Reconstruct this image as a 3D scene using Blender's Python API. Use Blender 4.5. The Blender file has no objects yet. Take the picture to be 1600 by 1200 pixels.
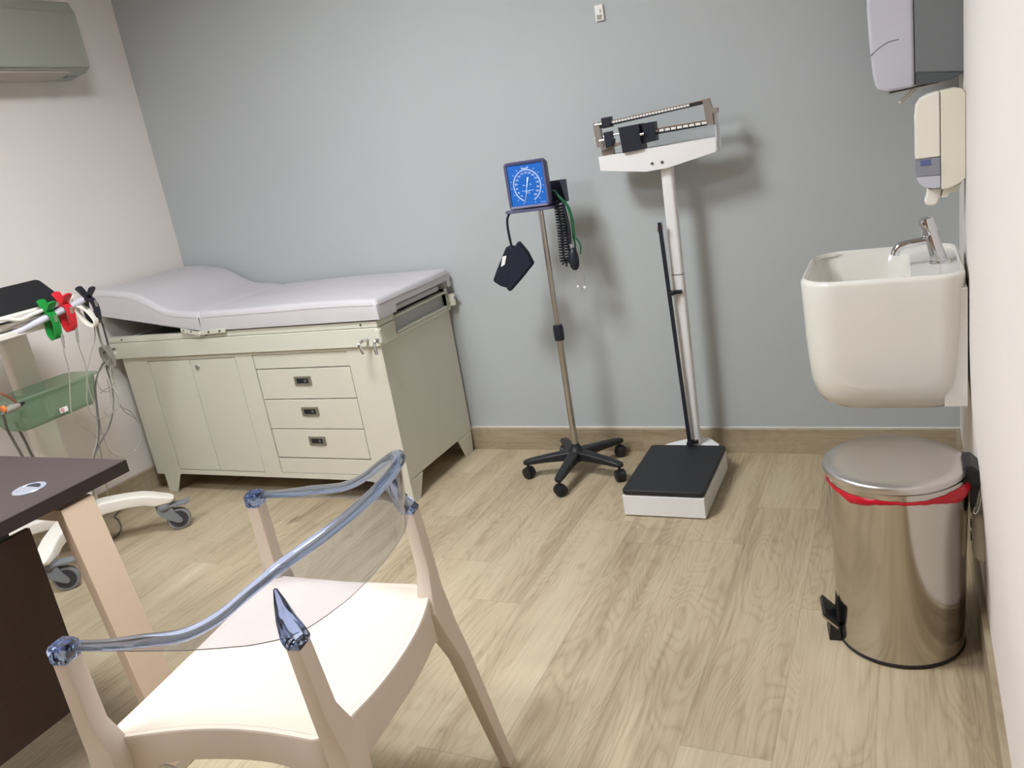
import bpy, bmesh, math, random
from mathutils import Vector, Matrix
from math import sin, cos, pi, radians, sqrt
random.seed(7)
S = bpy.context.scene
COL = S.collection

# ---------------------------------------------------------------- camera, world, light, exposure
RR = ((0.90060593, -0.43416162, 0.02031364),
      (0.40466753, 0.85464527, 0.32530855),
      (-0.15859744, -0.28475453, 0.94538971))      # columns: right, forward, up
cam = bpy.data.objects.new('camera', bpy.data.cameras.new('camera'))
COL.objects.link(cam)
cam.data.sensor_width = 36.0
cam.data.lens = 1282.6 / 1600.0 * 36.0
cam.data.clip_start = 0.02
cam.matrix_world = Matrix(((RR[0][0], RR[0][2], -RR[0][1], -0.1724),
                           (RR[1][0], RR[1][2], -RR[1][1], -3.2376),
                           (RR[2][0], RR[2][2], -RR[2][1], 1.4),
                           (0, 0, 0, 1)))
S.camera = cam
w = bpy.data.worlds.new('world'); S.world = w; w.use_nodes = True
w.node_tree.nodes['Background'].inputs[0].default_value = (0.9, 0.93, 1.0, 1)
w.node_tree.nodes['Background'].inputs[1].default_value = 0.0
S.view_settings.view_transform = 'Standard'
S.view_settings.look = 'None'
S.view_settings.gamma = 1.0
S.view_settings.use_curve_mapping = False
S.view_settings.exposure = 0.05
PANELS = [(-1.80, -1.75, 62.0), (-2.25, -3.15, 52.0)]    # ceiling panels: x, y, emission strength
XL, YF, H = -3.635, -5.2, 2.70                          # left wall, front wall, ceiling height

# ---------------------------------------------------------------- materials
MATS = {}
def lin(c):
    return tuple((x / 12.92 if x <= 0.04045 else ((x + 0.055) / 1.055) ** 2.4) for x in [v / 255.0 for v in c])
def mat(name, rgb, rough=0.5, metal=0.0, trans=0.0, ior=1.45, coat=0.0, spec=0.5, noise=0.04, nscale=8.0, bump=0.0, bscale=200.0, emit=None, es=0.0, sheen=0.0, stretch=None):
    if name in MATS: return MATS[name]
    m = bpy.data.materials.new(name); m.use_nodes = True
    nt = m.node_tree; b = nt.nodes['Principled BSDF']
    c = lin(rgb) + (1,)
    b.inputs['Roughness'].default_value = rough
    b.inputs['Metallic'].default_value = metal
    b.inputs['Transmission Weight'].default_value = trans
    b.inputs['IOR'].default_value = ior
    b.inputs['Coat Weight'].default_value = coat
    b.inputs['Specular IOR Level'].default_value = spec
    b.inputs['Sheen Weight'].default_value = sheen
    b.inputs['Base Color'].default_value = c
    if noise or bump:
        tc = nt.nodes.new('ShaderNodeTexCoord')
        mp = nt.nodes.new('ShaderNodeMapping'); nt.links.new(tc.outputs['Object'], mp.inputs[0])
        if stretch: mp.inputs['Scale'].default_value = stretch
    if noise:
        n = nt.nodes.new('ShaderNodeTexNoise'); n.inputs['Scale'].default_value = nscale; n.inputs['Detail'].default_value = 4
        nt.links.new(mp.outputs[0], n.inputs['Vector'])
        r = nt.nodes.new('ShaderNodeMapRange'); r.inputs[1].default_value = 0.3; r.inputs[2].default_value = 0.7
        r.inputs[3].default_value = 1 - noise; r.inputs[4].default_value = 1 + noise
        nt.links.new(n.outputs['Fac'], r.inputs[0])
        x = nt.nodes.new('ShaderNodeVectorMath'); x.operation = 'SCALE'; x.inputs[0].default_value = c[:3]
        nt.links.new(r.outputs[0], x.inputs['Scale']); nt.links.new(x.outputs[0], b.inputs['Base Color'])
    if bump:
        n2 = nt.nodes.new('ShaderNodeTexNoise'); n2.inputs['Scale'].default_value = bscale; n2.inputs['Detail'].default_value = 3
        nt.links.new(mp.outputs[0], n2.inputs['Vector'])
        bp = nt.nodes.new('ShaderNodeBump'); bp.inputs['Strength'].default_value = bump; bp.inputs['Distance'].default_value = 0.002
        nt.links.new(n2.outputs['Fac'], bp.inputs['Height']); nt.links.new(bp.outputs[0], b.inputs['Normal'])
    if emit:
        b.inputs['Emission Color'].default_value = lin(emit) + (1,); b.inputs['Emission Strength'].default_value = es
    MATS[name] = m; return m

def floor_mat(name, tint=1.0, along='y'):
    m = bpy.data.materials.new(name); m.use_nodes = True
    nt = m.node_tree; N = nt.nodes; Lk = nt.links; b = N['Principled BSDF']
    def math_(op, a, bb=None, c=None):
        n = N.new('ShaderNodeMath'); n.operation = op
        for i, v in enumerate((a, bb, c)):
            if v is None: continue
            if isinstance(v, (int, float)): n.inputs[i].default_value = v
            else: Lk.new(v, n.inputs[i])
        return n.outputs[0]
    tc = N.new('ShaderNodeTexCoord'); sp = N.new('ShaderNodeSeparateXYZ'); Lk.new(tc.outputs['Object'], sp.inputs[0])
    X, Y = sp.outputs[0], sp.outputs[1]
    if along == 'x': X, Y = sp.outputs[2], sp.outputs[0]
    if along == 'side': X, Y = sp.outputs[2], sp.outputs[1]
    PW, PL = 0.208, 1.22
    row = math_('FLOOR', math_('DIVIDE', math_('ADD', X, 0.044), PW))
    fx = math_('FRACT', math_('DIVIDE', math_('ADD', X, 0.044), PW))
    off = math_('FRACT', math_('MULTIPLY', math_('SINE', math_('MULTIPLY', row, 12.9898)), 43758.5453))
    yy = math_('ADD', math_('DIVIDE', Y, PL), off)
    colm = math_('FLOOR', yy); fy = math_('FRACT', yy)
    cid = N.new('ShaderNodeCombineXYZ'); Lk.new(row, cid.inputs[0]); Lk.new(colm, cid.inputs[1])
    wn = N.new('ShaderNodeTexWhiteNoise'); wn.noise_dimensions = '3D'; Lk.new(cid.outputs[0], wn.inputs['Vector'])
    rnd = wn.outputs['Value']
    # seam mask
    ex = math_('MULTIPLY', math_('MINIMUM', fx, math_('SUBTRACT', 1.0, fx)), PW)
    ey = math_('MULTIPLY', math_('MINIMUM', fy, math_('SUBTRACT', 1.0, fy)), PL)
    edge = math_('MINIMUM', ex, ey)
    seam = N.new('ShaderNodeMapRange'); seam.inputs[1].default_value = 0.0006; seam.inputs[2].default_value = 0.0022
    seam.inputs[3].default_value = 0.80; seam.inputs[4].default_value = 1.0; Lk.new(edge, seam.inputs[0])
    # per plank offset coords
    vo = N.new('ShaderNodeCombineXYZ')
    Lk.new(math_('ADD', X, math_('MULTIPLY', rnd, 37.0)), vo.inputs[0]); Lk.new(math_('ADD', Y, math_('MULTIPLY', rnd, 91.0)), vo.inputs[1])
    Lk.new(math_('MULTIPLY', rnd, 13.0), vo.inputs[2])
    def mapped(sx, sy):
        mp = N.new('ShaderNodeMapping'); mp.inputs['Scale'].default_value = (sx, sy, 1); Lk.new(vo.outputs[0], mp.inputs[0]); return mp.outputs[0]
    def noise(vec, sc, det=4, dist=0.0, rough=0.5):
        n = N.new('ShaderNodeTexNoise'); n.inputs['Scale'].default_value = sc; n.inputs['Detail'].default_value = det
        n.inputs['Distortion'].default_value = dist; n.inputs['Roughness'].default_value = rough
        Lk.new(vec, n.inputs['Vector']); return n.outputs['Fac']
    # cathedral rings: iso-lines of a stretched noise field
    fld = noise(mapped(6.0, 1.15), 1.0, 2.0, 0.5, 0.45)
    rings = math_('FRACT', math_('MULTIPLY', fld, 26.0))
    ringv = math_('POWER', math_('ABSOLUTE', math_('SUBTRACT', math_('MULTIPLY', rings, 2.0), 1.0)), 2.5)
    fine = noise(mapped(90.0, 3.0), 1.0, 5, 0.6, 0.65)
    broad = noise(mapped(9.0, 1.1), 1.0, 3, 0.5)
    speck = noise(mapped(260.0, 14.0), 1.0, 3)
    # knots
    vk = N.new('ShaderNodeTexVoronoi'); vk.inputs['Scale'].default_value = 1.0; vk.inputs['Randomness'].default_value = 1.0
    Lk.new(mapped(3.2, 1.5), vk.inputs['Vector'])
    kn = N.new('ShaderNodeMapRange'); kn.inputs[1].default_value = 0.01; kn.inputs[2].default_value = 0.075
    kn.inputs[3].default_value = 1.0; kn.inputs[4].default_value = 0.0; Lk.new(vk.outputs['Distance'], kn.inputs[0])
    v = math_('ADD', 0.5, math_('MULTIPLY', math_('SUBTRACT', fine, 0.5), 0.62))
    v = math_('ADD', v, math_('MULTIPLY', math_('SUBTRACT', broad, 0.5), 0.9))
    v = math_('SUBTRACT', v, math_('MULTIPLY', ringv, 0.13))
    v = math_('ADD', v, math_('MULTIPLY', math_('SUBTRACT', speck, 0.5), 0.24))
    v = math_('ADD', v, math_('MULTIPLY', math_('SUBTRACT', rnd, 0.5), 0.20))
    v = math_('SUBTRACT', v, math_('MULTIPLY', kn.outputs[0], 0.75))
    cr = N.new('ShaderNodeValToRGB'); Lk.new(v, cr.inputs[0])
    e = cr.color_ramp.elements
    t = tint
    e[0].position = 0.0; e[0].color = tuple(x * t for x in lin((128, 110, 86))) + (1,)
    e[1].position = 1.0; e[1].color = tuple(x * t for x in lin((204, 191, 164))) + (1,)
    e2 = cr.color_ramp.elements.new(0.45); e2.color = tuple(x * t for x in lin((176, 160, 132))) + (1,)
    hs = N.new('ShaderNodeMix'); hs.data_type = 'RGBA'; hs.blend_type = 'MULTIPLY'; hs.inputs[0].default_value = 1.0
    Lk.new(cr.outputs[0], hs.inputs[6])
    cmb = N.new('ShaderNodeCombineColor')
    for i in range(3): Lk.new(seam.outputs[0], cmb.inputs[i])
    if along != 'y':
        for i in range(3):
            for l in list(cmb.inputs[i].links): Lk.remove(l)
            cmb.inputs[i].default_value = 1.0
    Lk.new(cmb.outputs[0], hs.inputs[7]); Lk.new(hs.outputs[2], b.inputs['Base Color'])
    b.inputs['Roughness'].default_value = 0.42
    b.inputs['Specular IOR Level'].default_value = 0.4
    bp = N.new('ShaderNodeBump'); bp.inputs['Strength'].default_value = 0.12; bp.inputs['Distance'].default_value = 0.001
    Lk.new(fine, bp.inputs['Height']); Lk.new(bp.outputs[0], b.inputs['Normal'])
    MATS[name] = m; return m

M_floor = floor_mat('oak_laminate')
M_base = floor_mat('oak_baseboard', 0.80, 'x')
M_base2 = floor_mat('oak_baseboard_side', 0.80, 'side')
M_backwall = mat('grey_blue_paint', (176, 181, 181), 0.75, noise=0.012, nscale=3, bump=0.10, bscale=350)
M_white = mat('white_paint', (226, 219, 213), 0.8, noise=0.012, nscale=3, bump=0.10, bscale=300)
M_tan = mat('warm_bounce_tan', (160, 124, 94), 0.8, noise=0.012)  # tan invented so the unseen front wall bounces warm light
M_ceil = mat('ceiling_white', (205, 203, 200), 0.85, noise=0.01)
M_enamel = mat('cream_enamel', (206, 205, 190), 0.42, noise=0.012, nscale=5)
M_enamel2 = mat('cream_enamel_front', (206, 203, 188), 0.40, noise=0.012, nscale=5)
M_vinyl = mat('lavender_grey_vinyl', (192, 188, 190), 0.55, noise=0.02, nscale=6, bump=0.15, bscale=500)
M_chrome = mat('chrome', (215, 216, 220), 0.08, 1.0, noise=0.01)
M_alu = mat('brushed_aluminium', (188, 184, 178), 0.3, 1.0, noise=0.03, nscale=30)
M_steel = mat('polished_steel', (196, 190, 182), 0.13, 1.0, noise=0.015, nscale=6)
M_steel_lid = mat('satin_steel', (206, 202, 198), 0.34, 1.0, noise=0.02, nscale=6)
M_black = mat('black_plastic', (28, 29, 32), 0.45, noise=0.05, nscale=20)
M_rubber = mat('black_rubber_mat', (33, 34, 37), 0.55, noise=0.05, nscale=60, bump=0.25, bscale=900)
M_darkgap = mat('slot_grey_panel', (168, 172, 168), 0.6)
M_panwell = mat('grey_pan', (110, 112, 110), 0.6)
M_navy = mat('navy_fabric', (14, 19, 38), 0.8, noise=0.08, nscale=60, bump=0.3, bscale=900)
M_navyp = mat('navy_plastic', (26, 30, 42), 0.4)
M_scalewhite = mat('scale_white_enamel', (226, 225, 224), 0.5, noise=0.01)
M_purple = mat('violet_grey_plastic', (88, 86, 118), 0.4)
M_basket = mat('slate_basket_plastic', (70, 76, 98), 0.5)
M_dial = mat('blue_dial', (22, 98, 186), 0.35, noise=0.03)
M_mark = mat('white_marking', (215, 228, 246), 0.5, noise=0)
M_ceramic = mat('white_ceramic', (222, 219, 210), 0.12, coat=0.4, noise=0.01)
M_cream_plastic = mat('cream_plastic', (226, 222, 204), 0.35, noise=0.01)
M_lav_plastic = mat('pale_lavender_plastic', (196, 195, 205), 0.4, noise=0.01)
M_grey = mat('mid_grey_plastic', (118, 122, 124), 0.3, noise=0.02)
M_grey2 = mat('dark_grey_plastic', (84, 90, 92), 0.3, noise=0.02)
M_window = mat('translucent_grey_window', (140, 142, 152), 0.2, noise=0.02)
M_bluemark = mat('blue_level_mark', (88, 102, 148), 0.4)
M_chair = mat('off_white_plastic_warm_lit', (212, 198, 182), 0.5, noise=0.01, bump=0.1, bscale=700)  # beige cast stands in for warm light on the upright faces
M_glass = mat('clear_polycarbonate', (226, 230, 242), 0.02, trans=1.0, ior=1.35, noise=0)
M_glassb = mat('blue_tinted_polycarbonate', (178, 198, 240), 0.02, trans=1.0, ior=1.5, noise=0)
M_deskwood = mat('dark_wenge_laminate', (68, 59, 57), 0.6, spec=0.25, noise=0.10, nscale=6, stretch=(60, 3, 3), bump=0.08, bscale=300)
M_deskedge = mat('dark_wenge_edge', (52, 42, 40), 0.5, noise=0.10, nscale=6, stretch=(3, 3, 60))
M_deskpanel = mat('dark_wenge_panel', (62, 44, 38), 0.5, noise=0.14, nscale=5, stretch=(3, 4, 50))
M_deskleg = mat('pale_steel_warm_lit', (204, 182, 158), 0.45, noise=0.01)  # peach tone puts the warm light on the legs into the colour
M_cart = mat('cart_white_plastic', (226, 220, 210), 0.4, noise=0.01)
M_casterg = mat('caster_grey_plastic', (120, 124, 128), 0.45, noise=0.03)
M_tyre = mat('caster_dark_wheel', (58, 58, 62), 0.5, noise=0.03)
M_tyrel = mat('caster_grey_tyre', (128, 128, 130), 0.5, noise=0.03)
M_green = mat('clamp_green', (18, 138, 52), 0.4, noise=0.03)
M_red = mat('clamp_red', (205, 34, 44), 0.4, noise=0.03)
M_cwhite = mat('clamp_white', (234, 230, 218), 0.4, noise=0.01)
M_cblack = mat('clamp_black', (22, 24, 34), 0.4, noise=0.03)
M_metaltab = mat('electrode_metal', (176, 172, 156), 0.35, 0.8)
M_cable = mat('grey_cable', (150, 144, 132), 0.5, noise=0.03)
M_cabled = mat('dark_grey_cable', (96, 92, 86), 0.5, noise=0.03)
M_connector = mat('grey_connector', (138, 134, 126), 0.45, noise=0.03)
M_bin = mat('green_translucent_plastic', (196, 214, 196), 0.18, trans=0.85, ior=1.05, noise=0.02)
M_redbag = mat('red_plastic_bag', (184, 12, 36), 0.28, noise=0.06, nscale=20, bump=0.5, bscale=60)
M_acwhite = mat('ac_pale_grey', (150, 152, 142), 0.45, noise=0.01)
M_acunder = mat('ac_underside', (170, 162, 152), 0.5, noise=0.01)
M_tubegreen = mat('green_rubber_tube', (20, 100, 66), 0.35)
M_orange = mat('orange_plastic', (224, 120, 44), 0.4)
M_brown = mat('brown_rubber', (124, 70, 54), 0.5)
M_paper = mat('white_sticker', (232, 230, 226), 0.6)
M_screw = mat('grey_screw', (120, 118, 112), 0.35, 0.7)
M_handle = mat('pewter_handle', (136, 130, 116), 0.4, 0.4)
M_lamp = mat('lamp_diffuser', (255, 255, 255), 0.5, noise=0, emit=(245, 249, 255), es=30.0)
M_bluebag = mat('scale_beam_steel', (158, 152, 146), 0.35, 0.7)

# ---------------------------------------------------------------- mesh builder
class MB:
    def __init__(s, M=None):
        s.bm = bmesh.new(); s.M = M
    def hexa(s, p):      # 8 points: bottom 4 ccw, top 4 ccw
        v = [s.bm.verts.new(q) for q in p]
        for f in ((3, 2, 1, 0), (4, 5, 6, 7), (0, 1, 5, 4), (1, 2, 6, 5), (2, 3, 7, 6), (3, 0, 4, 7)):
            s.bm.faces.new([v[i] for i in f])
        return s
    def box(s, x0, x1, y0, y1, z0, z1):
        return s.hexa([(x0, y0, z0), (x1, y0, z0), (x1, y1, z0), (x0, y1, z0), (x0, y0, z1), (x1, y0, z1), (x1, y1, z1), (x0, y1, z1)])
    def loft(s, rings, closed=True, caps=True, cyclic=False):
        R = [[s.bm.verts.new(p) for p in r] for r in rings]
        n = len(R[0]); m = len(R)
        for i in range(m if cyclic else m - 1):
            a, b = R[i], R[(i + 1) % m]
            for j in range(n if closed else n - 1):
                k = (j + 1) % n
                s.bm.faces.new((a[j], a[k], b[k], b[j]))
        if caps and not cyclic:
            s.bm.faces.new(R[0][::-1]); s.bm.faces.new(R[-1])
        return s
    def prism(s, pts, axis, a, b):   # pts 2D in the two other axes (cyclic order)
        def P(u, v, t):
            return {'x': (t, u, v), 'y': (u, t, v), 'z': (u, v, t)}[axis]
        return s.loft([[P(u, v, a) for u, v in pts], [P(u, v, b) for u, v in pts]])
    def tube(s, path, r, n=8, cyclic=False, flat=1.0):
        P = [Vector(p) for p in path]; m = len(P); rings = []
        rr = r if isinstance(r, (list, tuple)) else [r] * m
        up = None
        for i in range(m):
            if cyclic: t = P[(i + 1) % m] - P[i - 1]
            else: t = P[min(i + 1, m - 1)] - P[max(i - 1, 0)]
            t.normalize()
            if up is None:
                up = Vector((0, 0, 1)) if abs(t.z) < 0.9 else Vector((1, 0, 0))
            up = (up - t * up.dot(t)).normalized()
            sd = t.cross(up)
            rings.append([tuple(P[i] + sd * (cos(2 * pi * k / n) * rr[i]) + up * (sin(2 * pi * k / n) * rr[i] * flat)) for k in range(n)])
        return s.loft(rings, cyclic=cyclic)
    def cyl(s, p0, p1, r0, r1=None, n=24):
        return s.tube([p0, p1], [r0, r0 if r1 is None else r1], n)
    def lathe(s, prof, c, axis='z', n=40):   # prof: (r, h)
        rings = []
        for r, h in prof:
            ring = []
            for k in range(n):
                a = 2 * pi * k / n
                u, v = r * cos(a), r * sin(a)
                ring.append({'z': (c[0] + u, c[1] + v, c[2] + h), 'x': (c[0] + h, c[1] + u, c[2] + v), 'y': (c[0] + u, c[1] + h, c[2] - v)}[axis])
            rings.append(ring)
        return s.loft(rings)
    def grid(s, fn, nu, nv):
        V = [[s.bm.verts.new(fn(i / nu, j / nv)) for j in range(nv + 1)] for i in range(nu + 1)]
        for i in range(nu):
            for j in range(nv):
                s.bm.faces.new((V[i][j], V[i + 1][j], V[i + 1][j + 1], V[i][j + 1]))
        return s
    def sphere(s, c, r, n=16, sc=(1, 1, 1)):
        rings = []
        for i in range(1, n // 2):
            t = pi * i / (n // 2)
            rings.append([(c[0] + r * sc[0] * sin(t) * cos(2 * pi * k / n), c[1] + r * sc[1] * sin(t) * sin(2 * pi * k / n), c[2] - r * sc[2] * cos(t)) for k in range(n)])
        return s.loft(rings)

def inv_of(parent):
    # parents of things are Empties with a plain location; parts carry world-space meshes
    if parent.type == 'EMPTY': return Matrix.Translation(parent.location).inverted()
    return Matrix.Identity(4)

def put(name, mb, m, parent=None, bevel=0.0, seg=2, sub=0, angle=35, solid=0.0, label=None):
    if mb.M is not None: bmesh.ops.transform(mb.bm, matrix=mb.M, verts=mb.bm.verts)
    bmesh.ops.recalc_face_normals(mb.bm, faces=mb.bm.faces)
    me = bpy.data.meshes.new(name); mb.bm.to_mesh(me); mb.bm.free()
    me.shade_smooth()
    me.set_sharp_from_angle(angle=radians(angle))
    me.materials.append(m)
    o = bpy.data.objects.new(name, me); COL.objects.link(o)
    if parent is not None:
        o.parent = parent; o.matrix_parent_inverse = inv_of(parent)
    if solid:
        md = o.modifiers.new('solid', 'SOLIDIFY'); md.thickness = solid; md.offset = 0
    if bevel:
        md = o.modifiers.new('bevel', 'BEVEL'); md.width = bevel; md.segments = seg; md.limit_method = 'ANGLE'; md.angle_limit = radians(30)
        md.harden_normals = True
    if sub:
        md = o.modifiers.new('sub', 'SUBSURF'); md.levels = sub; md.render_levels = sub
    if label: o['label'] = label
    return o

def put_each(name, mb, m, parent=None, **k):
    # every separate piece becomes a part of its own
    mb.bm.verts.ensure_lookup_table(); seen = set(); out = []
    for v0 in list(mb.bm.verts):
        if v0 in seen: continue
        st = [v0]; seen.add(v0); isl = []
        while st:
            v = st.pop(); isl.append(v)
            for e_ in v.link_edges:
                o_ = e_.other_vert(v)
                if o_ not in seen: seen.add(o_); st.append(o_)
        n = MB(mb.M); mp_ = {v: n.bm.verts.new(v.co) for v in isl}
        fs = {f_ for v in isl for f_ in v.link_faces}
        for f_ in sorted(fs, key=lambda q: q.index): n.bm.faces.new([mp_[v] for v in f_.verts])
        out.append(put(name, n, m, parent, **k))
    mb.bm.free()
    return out

def thing(name, label, cat, loc, group=None):
    o = bpy.data.objects.new(name, None); COL.objects.link(o)
    o.location = loc; o.empty_display_size = 0.05
    o['label'] = label; o['category'] = cat
    if group: o['group'] = group
    return o
def tag(o, label, cat, group=None):
    o['label'] = label; o['category'] = cat
    if group: o['group'] = group
    return o
def struct(name, mb, m, **k):
    o = put(name, mb, m, **k); o['kind'] = 'structure'; return o

def smooth_path(pts, k=6, cyclic=False):     # catmull-rom
    P = [Vector(p) for p in pts]; n = len(P); out = []
    rng = range(n if cyclic else n - 1)
    for i in rng:
        if cyclic: p0, p1, p2, p3 = P[i - 1], P[i], P[(i + 1) % n], P[(i + 2) % n]
        else: p0, p1, p2, p3 = P[max(i - 1, 0)], P[i], P[i + 1], P[min(i + 2, n - 1)]
        for j in range(k):
            t = j / k
            out.append(0.5 * ((2 * p1) + (p2 - p0) * t + (2 * p0 - 5 * p1 + 4 * p2 - p3) * t * t + (3 * p1 - p0 - 3 * p2 + p3) * t ** 3))
    if not cyclic: out.append(P[-1])
    return [tuple(p) for p in out]
def rrect(cx, cy, hx, hy, r, n=6):
    out = []
    for (sx, sy, a0) in ((1, 1, 0), (-1, 1, pi / 2), (-1, -1, pi), (1, -1, 3 * pi / 2)):
        for k in range(n + 1):
            a = a0 + (pi / 2) * k / n
            out.append((cx + sx * (hx - r) + r * cos(a), cy + sy * (hy - r) + r * sin(a)))
    return out
def text_mesh(name, body, size, M, m, parent, ext=0.0003):
    cu = bpy.data.curves.new(name, 'FONT'); cu.body = body; cu.size = size; cu.align_x = 'CENTER'; cu.align_y = 'CENTER'; cu.extrude = ext
    t = bpy.data.objects.new('tmp', cu); COL.objects.link(t)
    dg = bpy.context.evaluated_depsgraph_get(); dg.update()
    me = bpy.data.meshes.new_from_object(t.evaluated_get(dg)); bpy.data.objects.remove(t)
    bm = bmesh.new(); bm.from_mesh(me); bmesh.ops.transform(bm, matrix=M, verts=bm.verts)
    return bm

# ---------------------------------------------------------------- room shell
def sm(a, b, x):
    t = min(1, max(0, (x - a) / (b - a))); return t * t * (3 - 2 * t)
def wall_x(y, z):
    k = 0.006 + 0.024 * sm(0.1, 0.75, z)
    return -k * (min(-y, 1.2) + 0.25 * max(0, min(-y - 1.2, 1.0)))
T = 0.08
struct('floor', MB().box(XL - T, T, YF - T, T, -0.05, 0), M_floor)
struct('ceiling', MB().box(XL - T, T, YF - T, T, H, H + 0.05), M_ceil)
struct('wall_back', MB().box(XL - T, T, 0, T, 0, H), M_backwall)
struct('wall_left', MB().box(XL - T, XL, YF, 0, 0, H), M_white)
struct('wall_front', MB().box(XL - T, T, YF - T, YF, 0, H), M_tan)
mb = MB()
def wr(u, v):
    y = -u * -YF; y = YF * u; z = v * H
    return (wall_x(y, z), y, z)
mb.grid(wr, 60, 30)
# back of the right wall, so that it has depth
mb.box(0.012, T, YF, 0, 0, H)
struct('wall_right', mb, M_white)
def bb_profile(t, h):    # thickness, height (top edge eased)
    return [(0, 0), (t, 0), (t, h - 0.004), (t - 0.004, h), (0, h)]
BH, BT = 0.109, 0.014
struct('baseboard_back', MB().prism([(-u, v) for u, v in bb_profile(BT, BH)], 'x', XL, 0), M_base)
mb = MB(); mb.box(XL, 0, -0.004, 0, BH, BH + 0.003)
struct('trim_1', mb, M_paper)
struct('baseboard_left', MB().prism([(XL + u, v) for u, v in bb_profile(BT, BH)], 'y', YF, -BT), M_base2)
mb = MB()
rings = []
for i in range(27):
    y = -BT - (-YF - BT) * i / 26
    x = wall_x(y, 0.08) 
    rings.append([(x - u + (0.004 if u == 0 else 0), y, v) for u, v in bb_profile(BT, BH)])
mb.loft(rings); struct('baseboard_right', mb, M_base2)

# ceiling panels (LED lamps; frames deepened to cut light on the upper walls)
for i, (x, y, e) in enumerate(PANELS):
    t = thing('ceiling_light', ['square ceiling light panel near the grey back wall', 'square ceiling light panel above the desk'][i], 'ceiling light', (x, y, H))
    mb = MB()
    for a in ((-.31, .31, -.31, -.295), (-.31, .31, .295, .31), (-.31, -.295, -.295, .295), (.295, .31, -.295, .295)):
        mb.box(x + a[0], x + a[1], y + a[2], y + a[3], H - 0.060, H)
    put('frame', mb, M_ceil, t)
    m = M_lamp.copy(); m.node_tree.nodes['Principled BSDF'].inputs['Emission Strength'].default_value = e
    put('diffuser', MB().box(x - .294, x + .294, y - .294, y + .294, H - 0.008, H), m, t)

# ---------------------------------------------------------------- examination table
tx0, tx1, tyf, tyb = -3.545, -2.06, -0.603, -0.020
T_ = thing('examination_table', 'cream metal examination table with cupboard doors, three drawers and a lavender-grey padded top', 'examination table', (-2.80, -0.31, 0))
zb, zt = 0.094, 0.697
D = 0.005
mb = MB()
mb.box(tx0 + 0.004, tx1 - 0.004, tyf + 0.016, tyb, zb + 0.006, zt)              # carcass
put('cabinet_body', mb, M_enamel, T_, bevel=0.002)
mb = MB()                                                                        # face frame: stiles and rails
for (a, b, c, e) in ((tx0, -3.386, zb, zt), (-2.840, -2.742, zb + .004, zt), (-2.232, tx1, zb, zt),
                     (-3.386, -2.840, zb + .004, 0.120), (-3.386, -2.840, 0.676, zt), (-2.742, -2.232, zb + .004, 0.122), (-2.742, -2.232, 0.681, zt)):
    mb.box(a, b, tyf, tyf + 0.017, c, e)
put('face_frame', mb, M_enamel2, T_)
mb = MB(); mb.box(-2.740, -2.234, tyf + .003, tyf + .017, 0.616, 0.679)
mb.box(-2.740, -2.234, tyf + .003, tyf + .017, 0.124, 0.194)
put_each('fascia', mb, M_enamel2, T_, bevel=0.0015)
for i, (a, b) in enumerate(((-3.3815, -3.1200), (-3.1160, -2.8445))):
    dr = put('door', MB().box(a, b, tyf + .0015, tyf + .017, 0.123, 0.673), M_enamel2, T_, bevel=0.002)
    if i == 1:
        mb = MB(); mb.lathe([(0.0125, 0.0), (0.0125, -0.004), (0.010, -0.006), (0.004, -0.006), (0.0001, -0.006)], (-3.078, tyf + 0.0015, 0.636), 'y', 20)
        lk = put('lock', mb, M_chrome, dr)
    h = MB()
    hx = a if i == 0 else b
    for z in (0.20, 0.56):
        h.cyl((hx + (-.001 if i == 0 else .001), tyf - .001, z - .022), (hx + (-.001 if i == 0 else .001), tyf - .001, z + .022), 0.003, n=8)
    put_each('hinge', h, M_enamel, dr)
for i, (a, b) in enumerate(((0.476, 0.611), (0.337, 0.472), (0.199, 0.333))):
    dr = put('drawer', MB().box(-2.737, -2.237, tyf + .0015, tyf + .017, a, b), M_enamel2, T_, bevel=0.002)
    hz = (0.558, 0.418, 0.281)[i]; hx = -2.494; w2, h2 = .044, .0195
    mb = MB()
    y0, y1 = tyf - .004, tyf + .002
    mb.box(hx - w2, hx + w2, y0, y1, hz + .0115, hz + h2); mb.box(hx - w2, hx + w2, y0, y1, hz - h2, hz - .0115)
    mb.box(hx - w2, hx - .032, y0, y1, hz - .0115, hz + .0115); mb.box(hx + .032, hx + w2, y0, y1, hz - .0115, hz + .0115)
    hd = put('handle', mb, M_handle, dr)
    mb = MB().box(hx - .032, hx + .032, tyf - .0005, tyf + .0015, hz - .0115, hz + .0115)
    put('handle_recess', mb, M_navyp, dr)
    mb = MB(); mb.lathe([(0.007, 0.0), (0.007, -0.003), (0.0001, -0.003)], (hx + .014, tyf - .0005, hz), 'y', 14)
    put('keyhole', mb, M_screw, dr)
# feet
def foot(xo, xi, xo2, xi2, yo, yi, yo2, yi2):
    # folded sheet corner foot: front plate and side plate, each tapering downwards
    z1 = zb + .004; th = .004
    sx = 1 if xi > xo else -1; sy = 1 if yi > yo else -1
    mb = MB()
    mb.hexa([(xo2, yo2, 0), (xi2, yo2, 0), (xi2, yo2 + sy * th, 0), (xo2, yo2 + sy * th, 0), (xo, yo, z1), (xi, yo, z1), (xi, yo + sy * th, z1), (xo, yo + sy * th, z1)])
    mb.hexa([(xo2, yo2 + sy * th, 0), (xo2 + sx * th, yo2 + sy * th, 0), (xo2 + sx * th, yi2, 0), (xo2, yi2, 0), (xo, yo + sy * th, z1), (xo + sx * th, yo + sy * th, z1), (xo + sx * th, yi, z1), (xo, yi, z1)])
    put('leg', mb, M_enamel, T_, angle=15)
foot(-3.498, -3.390, -3.498, -3.440, tyf + .001, -.495, tyf + .001, -.547)
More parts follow.
